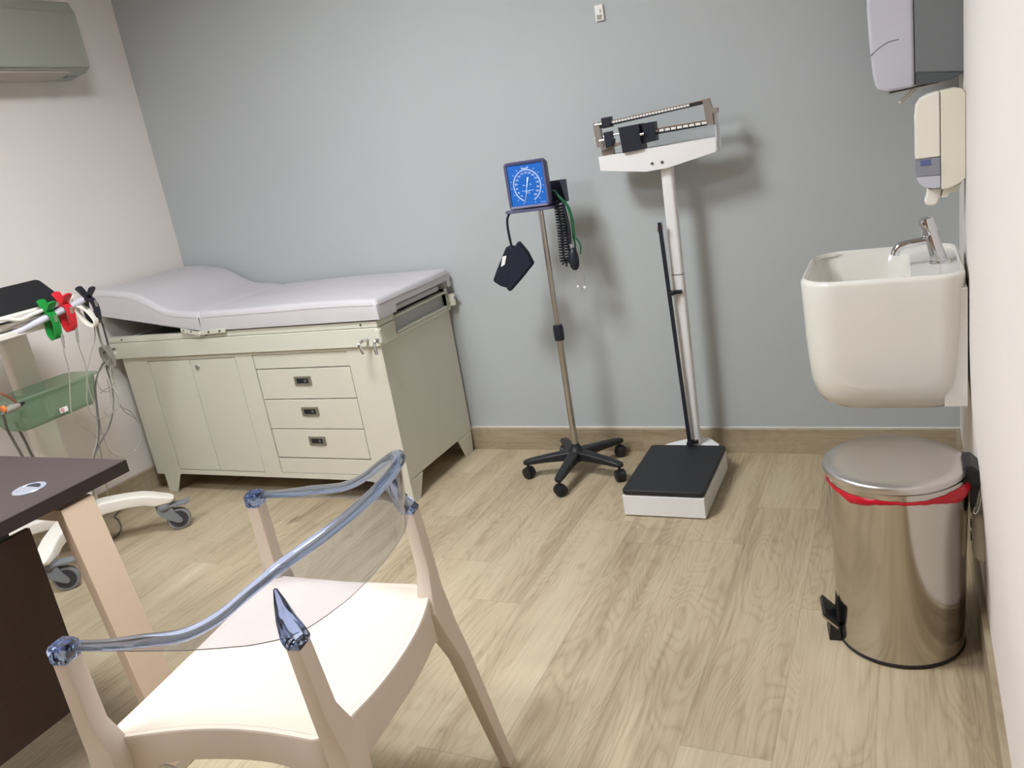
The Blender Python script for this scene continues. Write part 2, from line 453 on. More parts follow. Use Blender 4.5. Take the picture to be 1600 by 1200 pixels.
foot(tx1, -2.170, tx1, -2.115, tyf + .001, -.495, tyf + .001, -.547)
foot(-3.498, -3.390, -3.498, -3.440, -.032, -.160, -.045, -.116)
foot(tx1, -2.170, tx1, -2.115, -.032, -.160, -.045, -.116)
# rail and lip
rx0, rx1, ryf, ryb = -3.598, -2.050, -0.616, -0.022
mb = MB()
mb.box(rx0, rx1, ryf, ryf + .03, .696, .772); mb.box(rx0, rx1, ryb - .03, ryb, .696, .772)
mb.box(rx0, rx0 + .03, ryf + .03, ryb - .03, .696, .772)
mb.box(rx1 - .03, rx1, ryf + .03, -.49, .696, .772); mb.box(rx1 - .03, rx1, -.052, ryb - .03, .696, .772)
mb.box(rx1 - .03, rx1, -.49, -.052, .696, .712)
mb.box(rx0 + .03, -2.20, ryf + .03, ryb - .03, .700, .712)
put('top_rail', mb, M_enamel, T_, bevel=0.0025)
mb = MB()
mb.box(rx0 + .01, rx1 - .002, ryf + .004, ryf + .034, .774, .799); mb.box(rx0 + .01, rx1 - .002, ryb - .034, ryb - .004, .774, .799)
mb.box(rx1 - .03, rx1 - .002, ryf + .034, -.485, .774, .799); mb.box(rx1 - .03, rx1 - .002, -.056, ryb - .034, .774, .799)
mb.box(-2.99, -2.20, ryf + .034, ryb - .034, .786, .797)
put('top_lip', mb, M_enamel, T_, bevel=0.002)
mb = MB()
mb.box(rx0 + .031, -2.99, ryf + .031, ryb - .031, .7125, .716)
mb.box(-3.25, -3.24, ryf + .031, ryb - .031, .716, .745)
put('pan', mb, M_panwell, T_)
mb = MB()
for x in (-3.50, -2.96, -2.13): mb.lathe([(0.005, 0), (0.005, -.002), (.0001, -.003)], (x, ryf + .004, .787), 'y', 10)
put_each('screw', mb, M_screw, T_)
# end slot with pull-out leg extension
mb = MB(); mb.box(-2.075, -2.068, -.49, -.052, .712, .786)
put('slot_panel', mb, M_darkgap, T_)
e = put_each('pull_out_extension', MB().box(-2.072, -2.046, -.483, -.058, .779, .789).box(-2.072, -2.046, -.483, -.058, .714, .723), M_enamel, T_, bevel=0.002)
put('extension_pad', MB().box(-2.30, -2.058, -.470, -.085, .799, .824), M_vinyl, T_, bevel=0.008, seg=3)
# mattress, flat section with cut-out at the foot end
mx0, mx1, my0, my1 = -2.972, -2.028, -0.622, -0.024
def cushion(name, fn_bottom, fn_top, x0, x1, y0, y1, nx=40, ny=16, r=0.022):
    """closed rounded pad: top(x,y), bottom(x,y)"""
    mb = MB(); rings = []
    for i in range(nx + 1):
        u = i / nx; x = x0 + (x1 - x0) * u
        de = min(x - x0, x1 - x)
        ins = r - sqrt(max(0, r * r - max(0, r - de) ** 2)) if de < r else 0
        zb_, zt_ = fn_bottom(x), fn_top(x)
        hx = (zt_ - zb_) / 2; rr = min(r, hx * .95)
        pts = rrect((y0 + y1) / 2, (zb_ + zt_) / 2, (y1 - y0) / 2 - ins, hx - ins * 0.8, max(rr * 0.6, 0.004), 5)
        rings.append([(x, p, q) for p, q in pts])
    mb.loft(rings)
    return mb
nxs = 60
mb = MB(); rings = []
def top_z(x, y):
    # soft crown, slightly lower at the edges
    return 0.0
Rr = 0.020
import bisect
xs = [mx0 + (mx1 - mx0) * (i / 40) for i in range(41)]
xs = sorted(set([mx0, mx0 + .004, mx0 + .010, mx0 + .018] + xs[1:-1] + [mx1 - .024, mx1 - .018, mx1 - .010, mx1 - .004, mx1, -2.135, -2.131]))
ys = [my0 + (my1 - my0) * (j / 24) for j in range(25)]
ys = sorted(set([my0, my0 + .004, my0 + .010, my0 + .018] + ys[1:-1] + [my1 - .018, my1 - .010, my1 - .004, my1, -.492, -.487, -.056, -.052]))
def edge_drop(dist, R):
    if dist >= R: return 0.0
    return R - sqrt(max(0.0, R * R - (R - dist) ** 2))
def pad(fb, ft, xs, ys, R=0.020, M=None):
    mb = MB(M); bm = mb.bm; n, m = len(xs), len(ys)
    top = [[None] * m for _ in range(n)]; bot = [[None] * m for _ in range(n)]
    for i, x in enumerate(xs):
        for j, y in enumerate(ys):
            dx = min(x - xs[0], xs[-1] - x); dy = min(y - ys[0], ys[-1] - y)
            dr = max(edge_drop(dx, R), edge_drop(dy, R))
            if dx < R and dy < R: dr = min(R, edge_drop(max(0, R - sqrt((R - dx) ** 2 + (R - dy) ** 2)), R))
            top[i][j] = bm.verts.new((x, y, ft(x, y) - dr))
            bot[i][j] = bm.verts.new((x, y, fb(x, y) + min(dr, .006)))
    for i in range(n - 1):
        for j in range(m - 1):
            bm.faces.new((top[i][j], top[i + 1][j], top[i + 1][j + 1], top[i][j + 1]))
            bm.faces.new((bot[i][j + 1], bot[i + 1][j + 1], bot[i + 1][j], bot[i][j]))
    for i in range(n - 1):
        bm.faces.new((bot[i][0], bot[i + 1][0], top[i + 1][0], top[i][0]))
        bm.faces.new((top[i][m - 1], top[i + 1][m - 1], bot[i + 1][m - 1], bot[i][m - 1]))
    for j in range(m - 1):
        bm.faces.new((top[0][j], top[0][j + 1], bot[0][j + 1], bot[0][j]))
        bm.faces.new((bot[n - 1][j], bot[n - 1][j + 1], top[n - 1][j + 1], top[n - 1][j]))
    return mb
def fb(x, y): return .8295 if (x > -2.133 and -.4895 < y < -.054) else .800
def ft(x, y): return .889 + 0.004 * sin(pi * min(1, max(0, (x - mx0) / (mx1 - mx0)))) + 0.0015 * sin(9 * x + 5 * y)
put('mattress', pad(fb, ft, xs, ys, 0.022), M_vinyl, T_, angle=60)
# stitched seam along the front edge of both cushions
seam = MB(); seam.tube([(x, my0 - .0002, ft(x, my0) - .024) for x in xs[3:-3]], 0.0016, 6)
seam.tube([(mx1 + .0002, y, .889 - .024) for y in ys[3:-3]], 0.0016, 6)
put('seam', seam, M_vinyl, T_)
# raised headrest
ang = radians(9.6); HL = 0.640
hs = [HL * i / 44 for i in range(45)]
hs = sorted(set([0, .004, .010, .018] + hs[1:-1] + [HL - .018, HL - .010, HL - .004, HL]))
def hthick(t): return 0.085 - 0.006 * sm(0.02, 0.18, t) + 0.056 * sm(0.17, 0.41, t) - 0.010 * sm(0.50, 0.64, t)
Mh = Matrix.Translation((-2.976, 0, 0.802)) @ Matrix.Rotation(ang, 4, 'Y') @ Matrix.Scale(-1, 4, (1, 0, 0))
put('headrest', pad(lambda t, y: 0.0, lambda t, y: hthick(t), hs, ys[:], 0.022, M=Mh), M_vinyl, T_, angle=60)
sm_ = MB(Mh); sm_.tube([(t, my0 - .0002, hthick(t) - .024) for t in hs[3:-3]], 0.0016, 6)
put('seam', sm_, M_vinyl, T_)
# wall edging behind the headrest is part of the support frame
mb = MB(Mh); mb.box(0.03, HL - .03, my0 + .04, my0 + .075, -.014, -.001).box(0.03, HL - .03, my1 - .075, my1 - .04, -.014, -.001)
put_each('headrest_frame', mb, M_panwell, T_)
# hinge plates
for y, sgn in ((my0 - .003, 1),):
    mb = MB(); mb.prism([(-2.985, .790), (-2.985, .808), (-2.83, .815), (-2.83, .795)], 'y', y - .003, y + .002)
    mb.prism([(-2.975, .787), (-2.975, .805), (-3.085, .828), (-3.088, .810)], 'y', y - .006, y - .003)
    mb.lathe([(.009, 0), (.009, -.010), (.0001, -.010)], (-2.980, y, .797), 'y', 16)
    hg = put('hinge_plate', mb, M_enamel, T_, bevel=0.001)
    mb = MB()
    for x, z in ((-2.925, .803), (-2.86, .804), (-3.025, .810), (-3.068, .817)):
        mb.lathe([(.0045, 0), (.0045, -.0075), (.0001, -.0085)], (x, y, z), 'y', 10)
    put_each('screw', mb, M_screw, hg)
# bumpers and hooks
for y, zc in ((-.642, .748), (-.004, .745)):
    mb = MB()
    yy = y if y < -.1 else -.030
    mb.cyl((-2.033, yy, zc - .028), (-2.033, yy, zc + .024), 0.0155, n=20)
    mb.box(-2.052, -2.036, yy - .010, yy + .010, zc - .012, zc + .012)
    put('accessory_socket', mb, M_enamel, T_, bevel=0.001)
mb = MB(); mb.tube(smooth_path([(-2.108, -.612, .728), (-2.112, -.650, .730), (-2.118, -.664, .722), (-2.112, -.668, .700), (-2.104, -.668, .682)], 5), 0.0062, 10)
put('hook', mb, M_chrome, T_)
mb = MB(); mb.tube(smooth_path([(-2.030, -.648, .735), (-2.034, -.668, .733), (-2.040, -.674, .720), (-2.038, -.676, .700), (-2.036, -.676, .680)], 5), 0.0062, 10)
put('hook', mb, M_chrome, T_)
mb = MB(); mb.tube([(-2.018, -.030, .752), (-2.002, -.034, .756)], 0.007, 10)
put('hook', mb, M_chrome, T_)
mb = MB(); mb.cyl((-3.604, -.636, .704), (-3.500, -.668, .738), 0.0065, n=12); mb.sphere((-3.500, -.668, .738), .0075, 12)
mb.box(-3.612, -3.590, -.655, -.618, .690, .718)
put('arm_rest_rod', mb, M_cwhite, T_, bevel=0)

# ---------------------------------------------------------------- blood pressure stand
hx, hy = -1.437, -0.262
B_ = thing('blood_pressure_monitor_stand', 'rolling stand with square blue pressure gauge, metal pole and black five-arm caster base', 'blood pressure monitor', (hx, hy, 0))
mb = MB(); mb.lathe([(.034, .066), (.038, .075), (.036, .105), (.026, .120), (.018, .132), (.0165, .140), (.0001, .140)], (hx, hy, 0), 'z', 32)
put('hub', mb, M_black, B_)
tips = [(-1.646, -.315), (-1.440, -.472), (-1.236, -.318), (-1.312, -.068), (-1.568, -.072)]
for tx, ty in tips:
    d = Vector((tx - hx, ty - hy, 0)); L = d.length; d.normalize(); n = Vector((-d.y, d.x, 0))
    mb = MB(); rings = []
    for t, hw, z0, z1 in ((0.0, .026, .068, .112), (.25, .024, .070, .108), (.6, .020, .068, .098), (.9, .019, .064, .088), (1.04, .016, .062, .082), (1.08, .009, .064, .078)):
        c = Vector((hx, hy, 0)) + d * (L * t)
        rings.append([tuple(c + n * p + Vector((0, 0, q))) for p, q in rrect(0, (z0 + z1) / 2, hw, (z1 - z0) / 2, .008, 3)])
    mb.loft(rings)
    arm = put('base_arm', mb, M_black, B_)
    c = Vector((tx, ty, 0))
    a = radians(random.uniform(0, 360)) if False else math.atan2(ty - hy, tx - hx) + 0.9
    ax = Vector((cos(a), sin(a), 0))
    mb = MB()
    for s_ in (-1, 1):
        p = c + ax * (.006 * s_) + Vector((0, 0, .0245)); q = c + ax * (.021 * s_) + Vector((0, 0, .0245))
        mb.tube([tuple(p), tuple(p + ax * (.004 * s_)), tuple(q - ax * (.003 * s_)), tuple(q)], [.0235, .0245, .0245, .020], 20)
    wl = put('caster_wheel', mb, M_black, arm)
    mb = MB(); mb.cyl((tx, ty, .048), (tx, ty, .068), .006, n=10)
    hood = []
    mb.tube([tuple(c - ax * .005 + Vector((0, 0, .0245))), tuple(c + ax * .005 + Vector((0, 0, .0245)))], .0262, 20)
    put('caster_stem', mb, M_black, arm)
mb = MB(); mb.cyl((hx, hy, .13), (hx, hy, .63), .0135, n=24)
put('lower_pole', mb, M_alu, B_)
mb = MB(); mb.cyl((hx, hy, .63), (hx, hy, 1.118), .0105, n=24)
put('upper_pole', mb, M_alu, B_)
mb = MB(); mb.lathe([(.019, .592), (.021, .597), (.021, .640), (.019, .654), (.014, .657)], (hx, hy, 0), 'z', 28)
put('height_clamp', mb, M_navyp, B_)
# bracket tray under the gauge
mb = MB(); pts = rrect(-1.478, -.245, .102, .048, .02, 5)
mb.prism(pts, 'z', 1.116, 1.127)
put('bracket', mb, M_purple, B_, bevel=0.003)
# gauge housing (faces -y)
gx, gz, gy = -1.4645, 1.219, -.292
gw, gh = .0855, .0885
mb = MB()
outer = rrect(gx, gz, gw, gh, .014, 5)
inner = rrect(gx, gz, gw - .011, gh - .011, .006, 5)
mb.loft([[(x, gy + .045, z) for x, z in rrect(gx, gz, gw - .008, gh - .008, .014, 5)], [(x, gy + .010, z) for x, z in outer], [(x, gy - .004, z) for x, z in outer],
         [(x, gy - .008, z) for x, z in rrect(gx, gz, gw - .004, gh - .004, .011, 5)], [(x, gy - .004, z) for x, z in inner], [(x, gy + .002, z) for x, z in inner]], caps=True)
g = put('gauge_housing', mb, M_purple, B_, angle=50)
mb = MB(); mb.prism(rrect(gx, gz, gw - .0112, gh - .0112, .006, 5), 'y', gy + .0005, gy + .0035)
dial = put('dial', mb, M_dial, g)
mb = MB()
cz = gz - .004
Rg = .0565
mb2 = []
def mark(p0, p1, wd, y=gy - .0001):
    d = Vector((p1[0] - p0[0], 0, p1[1] - p0[1])).normalized(); n = Vector((-d.z, 0, d.x)) * wd / 2
    P = [Vector((p0[0], 0, p0[1])) - n, Vector((p1[0], 0, p1[1])) - n, Vector((p1[0], 0, p1[1])) + n, Vector((p0[0], 0, p0[1])) + n]
    mb.prism([(v.x, v.z) for v in P], 'y', y, y + .0008)
for k in range(61):                 # ring with graduations
    a = radians(248 - k * 316 / 60); a2 = radians(248 - (k + 1) * 316 / 60)
    if k < 60:
        mark((gx + Rg * cos(a), cz + Rg * sin(a) * 1.06), (gx + Rg * cos(a2), cz + Rg * sin(a2) * 1.06), .0022)
        mark((gx + (Rg - .003) * cos(a), cz + (Rg - .003) * sin(a) * 1.06), (gx + (Rg - .003) * cos(a2), cz + (Rg - .003) * sin(a2) * 1.06), .0006)
    if k % 4 == 0:
        mark((gx + (Rg + .007) * cos(a), cz + (Rg + .007) * sin(a) * 1.06), (gx + (Rg + .0125) * cos(a), cz + (Rg + .0125) * sin(a) * 1.06), .0014)
for (x, z, w_) in ((0, -.019, .050), (-.002, -.0225, .020), (.001, -.028, .014)): mark((gx + x - w_ / 2, cz + z), (gx + x + w_ / 2, cz + z), .0012)
mark((gx - .017, cz + .002), (gx - .012, cz + .002), .003); mark((gx + .012, cz + .003), (gx + .017, cz + .003), .003)
for i in range(6): mark((gx - .014 + i * .005, cz + .0635 + .001), (gx - .011 + i * .005, cz + .0635 + .001), .004)
mark((gx + .046, gz - .0705), (gx + .068, gz - .0705), .0012)
put('dial_markings', mb, M_mark, dial)
for i, nlab in enumerate(range(20, 301, 20)):
    a = radians(230 - i * 280 / 14); r_ = .0450
    Mt = Matrix.Translation((gx + r_ * cos(a), gy - .0001, cz + r_ * sin(a) * 1.06)) @ Matrix.Rotation(radians(90), 4, 'X')
    t = MB(); t.bm.free(); t.bm = text_mesh('t', str(nlab), .0088, Mt, None, None)
    put('numeral', t, M_mark, dial)
mb = MB()
na = radians(255)
mb.prism([(gx + .0014, cz), (gx + .066 * cos(na) + .0005, cz + .066 * sin(na)), (gx + .066 * cos(na) - .0005, cz + .066 * sin(na)), (gx - .0014, cz)], 'y', gy - .0022, gy - .0014)
mb.prism([(gx - .0014, cz), (gx + .0014, cz), (gx - .030 * cos(na) + .0036, cz - .030 * sin(na)), (gx - .033 * cos(na), cz - .033 * sin(na)), (gx - .030 * cos(na) - .0036, cz - .030 * sin(na))], 'y', gy - .0022, gy - .0014)
mb.lathe([(.0038, 0), (.0038, -.003), (.0001, -.003)], (gx, gy, cz), 'y', 14)
put('needle', mb, M_mark, dial)
mb = MB(); mb.lathe([(.0016, 0), (.0016, -.0036), (.0001, -.0036)], (gx, gy, cz), 'y', 10); put('needle_hub', mb, M_navyp, dial)
# basket behind the gauge
mb = MB()
bx0, bx1, by0, by1, bz0, bz1 = -1.52, -1.352, -.235, -.165, 1.128, 1.212
mb.box(bx0, bx1, by1 - .003, by1, bz0, bz1); mb.box(bx0, bx1, by0, by1, bz0, bz0 + .003); mb.box(bx0, bx0 + .003, by0, by1, bz0, bz1)
mb.prism([(by0 + .04, bz0), (by1, bz0), (by1, bz1), (by0, bz1)], 'x', bx1 - .003, bx1)
put('cuff_basket', mb, M_basket, B_, bevel=0.001)
# cuff hanging at the left on a strap
mb = MB()
sp = smooth_path([(-1.566, -.262, 1.121), (-1.581, -.268, 1.095), (-1.584, -.270, 1.050), (-1.580, -.270, .985)], 5)
mb.tube(sp, .0085, 10, flat=.6)
put('cuff_tube', mb, M_navyp, B_)
def slab(pts, y0, y1, bulge=0.0):
    return MB().prism(pts, 'y', y0, y1)
body = [(-1.588, .995), (-1.560, .990), (-1.545, .975), (-1.604, .838), (-1.612, .828), (-1.640, .838), (-1.672, .862), (-1.650, .900)]
cf = put('cuff', slab(body, -.310, -.262), M_navy, B_, bevel=0.010, seg=3)
flap = [(-1.531, 1.011), (-1.500, .965), (-1.482, .917), (-1.545, .860), (-1.600, .814), (-1.612, .830), (-1.557, .978)]
put('cuff_flap', slab(flap, -.318, -.285), M_navy, cf, bevel=0.007, seg=3)
put('cuff_label', slab([(-1.607, .957), (-1.589, .960), (-1.603, .925), (-1.621, .917)], -.3118, -.3095), M_paper, cf)
# coiled tube
def coil(path, r, turns, k=14):
    P = [Vector(p) for p in smooth_path(path, 10)]
    Ls = [0]
    for i in range(1, len(P)): Ls.append(Ls[-1] + (P[i] - P[i - 1]).length)
    out = []
    n = turns * k
    for i in range(n + 1):
        s_ = Ls[-1] * i / n; j = max(1, min(len(P) - 1, bisect.bisect_left(Ls, s_)))
        f = (s_ - Ls[j - 1]) / max(1e-9, Ls[j] - Ls[j - 1]); c = P[j - 1].lerp(P[j], f); t = (P[j] - P[j - 1]).normalized()
        u = Vector((0, 1, 0)); u = (u - t * u.dot(t)).normalized(); v = t.cross(u); a = 2 * pi * i / k
        out.append(tuple(c + u * (r * cos(a)) + v * (r * sin(a))))
    return out
mb = MB(); mb.tube(coil([(-1.376, -.245, 1.140), (-1.374, -.246, 1.100), (-1.375, -.246, 1.024), (-1.381, -.246, .940), (-1.382, -.242, .905), (-1.373, -.232, .893), (-1.365, -.224, .910), (-1.364, -.224, .960), (-1.361, -.224, 1.040), (-1.362, -.224, 1.125)], .0098, 46, 10), .0034, 6)
put('coiled_tube', mb, M_navyp, B_)
mb = MB(); mb.tube(smooth_path([(-1.385, -.215, 1.150), (-1.357, -.228, 1.135), (-1.346, -.235, 1.080), (-1.341, -.238, 1.031), (-1.342, -.240, .966)], 6), .0052, 10)
put('air_tube', mb, M_navyp, B_)
mb = MB(); mb.cyl((-1.342, -.240, .970), (-1.341, -.240, .950), .0065, n=16)
put('valve', mb, M_chrome, B_)
mb = MB(); mb.M = Matrix.Translation((-1.337, -.240, 0))
mb.lathe([(.006, .955), (.012, .948), (.0185, .930), (.0205, .905), (.0185, .882), (.010, .868), (.0005, .865)], (0, 0, 0), 'z', 24)
put('inflation_bulb', mb, M_navyp, B_)
# stethoscope hung on the basket
St = thing('stethoscope', 'green-tubed stethoscope hanging from the basket behind the blue gauge', 'stethoscope', (-1.334, -.215, 1.15))
mb = MB(); mb.tube(smooth_path([(-1.41, -.200, 1.168), (-1.385, -.222, 1.175), (-1.362, -.238, 1.152), (-1.338, -.228, 1.115), (-1.330, -.222, 1.065), (-1.330, -.220, 1.019), (-1.333, -.220, .988)], 8), .0056, 10)
mb.tube(smooth_path([(-1.333, -.220, .990), (-1.320, -.219, .980), (-1.311, -.218, .956), (-1.316, -.218, .924)], 6), .0036, 8)
mb.tube(smooth_path([(-1.333, -.220, .990), (-1.335, -.212, .960), (-1.339, -.208, .924)], 5), .0036, 8)
put('tubing', mb, M_tubegreen, St)
mb = MB(); mb.tube(smooth_path([(-1.316, -.218, .926), (-1.313, -.217, .876), (-1.314, -.217, .829), (-1.320, -.217, .800), (-1.318, -.222, .792)], 6), .0017, 8)
mb.tube(smooth_path([(-1.339, -.208, .926), (-1.345, -.208, .860), (-1.339, -.212, .803), (-1.340, -.218, .796)], 6), .0017, 8)
mb.tube([(-1.338, -.214, .795), (-1.329, -.214, .784), (-1.319, -.216, .792)], .0018, 8)
put_each('binaural', mb, M_chrome, St)
for x, y, z in ((-1.342, -.222, .796), (-1.315, -.224, .791)):
    put('ear_tip', MB().sphere((x, y, z), .0062, 14), M_paper, St)

# ---------------------------------------------------------------- column scale
px0, px1, py0, py1 = -1.130, -0.828, -0.617, -0.187
Sc = thing('medical_column_scale', 'white mechanical column scale with sliding-weight beams and black rubber platform', 'scale', (-.979, -.40, 0))
put('platform_base', MB().box(px0, px1, py0, py1, .004, .084), M_scalewhite, Sc, bevel=0.003)
mb = MB()
for x in (px0 + .03, px1 - .03):
    for y in (py0 + .03, py1 - .03): mb.cyl((x, y, 0), (x, y, .006), .012, n=12)
put_each('platform_foot', mb, M_black, Sc)
put('platform_gap', MB().box(px0 + .01, px1 - .01, py0 + .01, py1 - .012, .084, .089), M_grey, Sc)
put('platform_mat', MB().prism(rrect((px0 + px1) / 2, (py0 + py1) / 2, .1515, .2165, .016, 5), 'z', .088, .106), M_rubber, Sc, bevel=0.004, seg=3)
mb = MB(); mb.prism([(-1.105, -.200), (-.850, -.200), (-.862, -.150), (-.915, -.085), (-.985, -.085), (-1.070, -.150)], 'z', .006, .098)
put('column_foot', mb, M_scalewhite, Sc, bevel=0.003)
cxs, cys = -.958, -.150
mb = MB(); pr = rrect(cxs, cys, .0235, .020, .012, 5)
mb.prism(pr, 'z', .096, .800)
put('lower_column', mb, M_scalewhite, Sc)
put('column_joint', MB().prism(rrect(cxs, cys, .0232, .0197, .012, 5), 'z', .799, .803), M_black, Sc)
mb = MB(); mb.prism(rrect(cxs, cys, .0225, .019, .012, 5), 'z', .802, 1.225)
put('upper_column', mb, M_scalewhite, Sc)
# head bracket
yf = -.200
prof = [(-1.200, 1.277), (-.762, 1.286), (-.766, 1.236), (-.944, 1.203), (-1.024, 1.200), (-1.198, 1.226)]
mb = MB()
mb.prism(prof, 'y', yf, yf + .003); mb.prism(prof, 'y', yf + .092, yf + .095)
mb.prism([(-1.198, 1.226), (-1.024, 1.200), (-.944, 1.203), (-.766, 1.236), (-.766, 1.239), (-.944, 1.206), (-1.024, 1.203), (-1.198, 1.229)], 'y', yf + .003, yf + .092)
mb.box(-.766, -.763, yf + .02, yf + .075, 1.236, 1.383)
mb.box(-1.200, -1.197, yf + .02, yf + .075, 1.226, 1.277)
hb = put('head_bracket', mb, M_scalewhite, Sc)
mb = MB()
for x in (-.998, -.961): mb.lathe([(.0055, 0), (.0055, -.003), (.0001, -.0035)], (x, yf, 1.226), 'y', 12)
put_each('screw', mb, M_screw, hb)
mb = MB()
yb_ = -.155
mb.box(-1.196, -1.150, yb_ - .012, yb_ + .012, 1.250, 1.300); 
put('beam_pivot', mb, M_bluebag, Sc)
# beam frame
mb = MB()
mb.prism([(-1.209, 1.402), (-1.186, 1.401), (-1.178, 1.309), (-1.205, 1.311)], 'y', -.190, -.165)
mb.prism([(-.800, 1.419), (-.777, 1.418), (-.769, 1.384), (-.750, 1.383), (-.751, 1.366), (-.768, 1.366), (-.768, 1.328), (-.792, 1.330)], 'y', -.190, -.165)
mb.prism([(-1.190, 1.309), (-1.110, 1.322), (-1.110, 1.309), (-1.150, 1.300), (-1.190, 1.298)], 'y', -.186, -.170)
fr = put_each('beam_frame', mb, M_bluebag, Sc, bevel=0.001)
mb = MB(); mb.prism([(-1.190, 1.394), (-.792, 1.414), (-.792, 1.402), (-1.190, 1.378)], 'y', -.186, -.172)
put('upper_beam', mb, M_black, Sc)
mb = MB(); mb.prism([(-1.190, 1.3955), (-.792, 1.4155), (-.792, 1.413), (-1.190, 1.393)], 'y', -.187, -.171)
mb.prism([(-1.10, 1.345), (-.785, 1.347), (-.785, 1.3435), (-1.10, 1.3415)], 'y', -.187, -.171)
put_each('beam_edge', mb, M_chrome, Sc)
mb = MB(); mb.prism([(-1.10, 1.342), (-.785, 1.3445), (-.785, 1.329), (-1.10, 1.322)], 'y', -.186, -.172)
put('lower_beam', mb, M_black, Sc)
mb = MB()
n = 26
for i in range(n):                      # white scale strip broken by dark graduations
    x0_ = -1.145 + (.300) * i / n; x1_ = x0_ + .300 / n * .78
    zz = lambda x: 1.3945 + (x + 1.186) * (.024 / .388) * .83
    mb.prism([(x0_, zz(x0_) - .0088), (x1_, zz(x1_) - .0088), (x1_, zz(x1_)), (x0_, zz(x0_))], 'y', -.1868, -.1858)
put('graduation_strip', mb, M_paper, Sc)
mb = MB()
n = 9
for i in range(n):
    x0_ = -.986 + .198 * i / n; x1_ = x0_ + .198 / n * .80
    zz = lambda x: 1.3405 + (x + .986) * .012
    mb.prism([(x0_, zz(x0_) - .0085), (x1_, zz(x1_) - .0085), (x1_, zz(x1_)), (x0_, zz(x0_))], 'y', -.1868, -.1858)
put('graduation_strip', mb, M_paper, Sc)
mb = MB(); mb.cyl((-1.212, -.178, 1.346), (-1.095, -.178, 1.348), .0035, n=12); mb.cyl((-1.200, -.19, 1.392), (-1.172, -.19, 1.392), .005, n=12)
mb.cyl((-1.17, -.19, 1.334), (-1.19, -.19, 1.333), .006, n=12)
mb.cyl((-1.040, -.208, 1.333), (-1.015, -.208, 1.335), .006, n=12)
put_each('adjusting_rod', mb, M_chrome, Sc)
mb = MB(); mb.prism([(-1.173, 1.413), (-1.139, 1.414), (-1.138, 1.376), (-1.172, 1.375)], 'y', -.198, -.160)
put('sliding_weight', mb, M_navyp, Sc, bevel=0.002)
mb = MB(); mb.prism([(-1.170, 1.361), (-1.142, 1.362), (-1.142, 1.335), (-1.137, 1.333), (-1.139, 1.308), (-1.168, 1.304)], 'y', -.198, -.160)
put('sliding_weight', mb, M_navyp, Sc, bevel=0.002)
mb = MB(); mb.prism([(-1.107, 1.370), (-1.028, 1.372), (-1.027, 1.316), (-1.025, 1.282), (-1.100, 1.278)], 'y', -.215, -.140)
put('sliding_weight', mb, M_navyp, Sc, bevel=0.002)
mb = MB(); mb.prism([(-1.030, 1.370), (-.976, 1.371), (-.975, 1.304), (-1.030, 1.300)], 'y', -.196, -.155)
mb.prism([(-.995, 1.371), (-.976, 1.371), (-.975, 1.304), (-.994, 1.304)], 'y', -.206, -.196)
put('sliding_weight', mb, M_navyp, Sc, bevel=0.0015)
# height rod
mb = MB(); mb.hexa([(-.977, -.197, .118), (-.963, -.197, .118), (-.963, -.186, .118), (-.977, -.186, .118), (-1.002, -.205, 1.010), (-.988, -.205, 1.010), (-.988, -.194, 1.010), (-1.002, -.194, 1.010)])
rl = put('height_rod', mb, M_navyp, Sc, bevel=0.001)
mb = MB()
mb.prism([(-.993, -.206), (-.968, -.206), (-.968, -.184), (-.944, -.184), (-.944, -.170), (-.993, -.170)], 'z', .730, .744)
put_each('rod_clip', mb, M_black, Sc, bevel=0.001)
mb = MB()
mb.prism([(-.980, -.206), (-.960, -.206), (-.960, -.184), (-.938, -.184), (-.938, -.170), (-.980, -.170)], 'z', .110, .124)
put_each('rod_clip', mb, M_black, Sc, bevel=0.001)
mb = MB(); mb.cyl((-.952, -.182, .739), (-.952, -.180, .739), .004, n=10)
mb.cyl((-.948, -.184, .123), (-.948, -.181, .123), .004, n=10); put_each('clip_screw', mb, M_chrome, rl)
mb = MB(); mb.box(-.987, -.981, -.206, -.192, .985, 1.0).box(-1.004, -1.000, -.206, -.192, .975, .995); put_each('rod_stop', mb, M_chrome, rl)

# ---------------------------------------------------------------- wash basin with tap
def ring_rr(x0, x1, y0, y1, r, z, n=14, kr=1.0):
    r = min(r, (x1 - x0) / 2 - .001, (y1 - y0) / 2 - .001)
    out = []
    for cx_, cy_, a0, q_ in ((x1, y1, 0, r * kr), (x0, y1, pi / 2, r), (x0, y0, pi, r), (x1, y0, 3 * pi / 2, r * kr)):
        sx_ = 1 if cx_ == x1 else -1; sy_ = 1 if cy_ == y1 else -1
        for k in range(n + 1):
            a = a0 + (pi / 2) * k / n
            out.append((cx_ - sx_ * q_ + q_ * cos(a), cy_ - sy_ * q_ + q_ * sin(a), z))
    return out
sx0, sx1, sy0, sy1, zr = -0.436, -0.034, -0.958, -0.498, 0.902
W_ = thing('wash_basin', 'white ceramic wall-hung hand basin with deep rounded body', 'wash basin', (-.10, -.73, .52))
mb = MB(); rings = []
outer = [(.0, .50, .34), (.012, .30, .25), (.035, .13, .15), (.075, .062, .10), (.13, .030, .085), (.22, .014, .080), (.32, .004, .082), (.378, .0, .085), (.384, .001, .085), (.3865, .005, .084)]
zb0 = zr - .3900
hx_, hy_ = (sx1 - sx0) / 2, (sy1 - sy0) / 2
ctrs = []
prof_o = [(0.000, .130), (.004, .090), (.014, .060), (.032, .038), (.060, .023), (.10, .014), (.16, .009), (.23, .005), (.32, .002), (.376, .0), (.383, .001), (.3865, .005)]
for h, ins in prof_o:
    rings.append(ring_rr(sx0 + ins, sx1 - ins * .55, sy0 + ins, sy1 - ins, max(.02, .10 - ins * .2), zb0 + h, kr=.62))
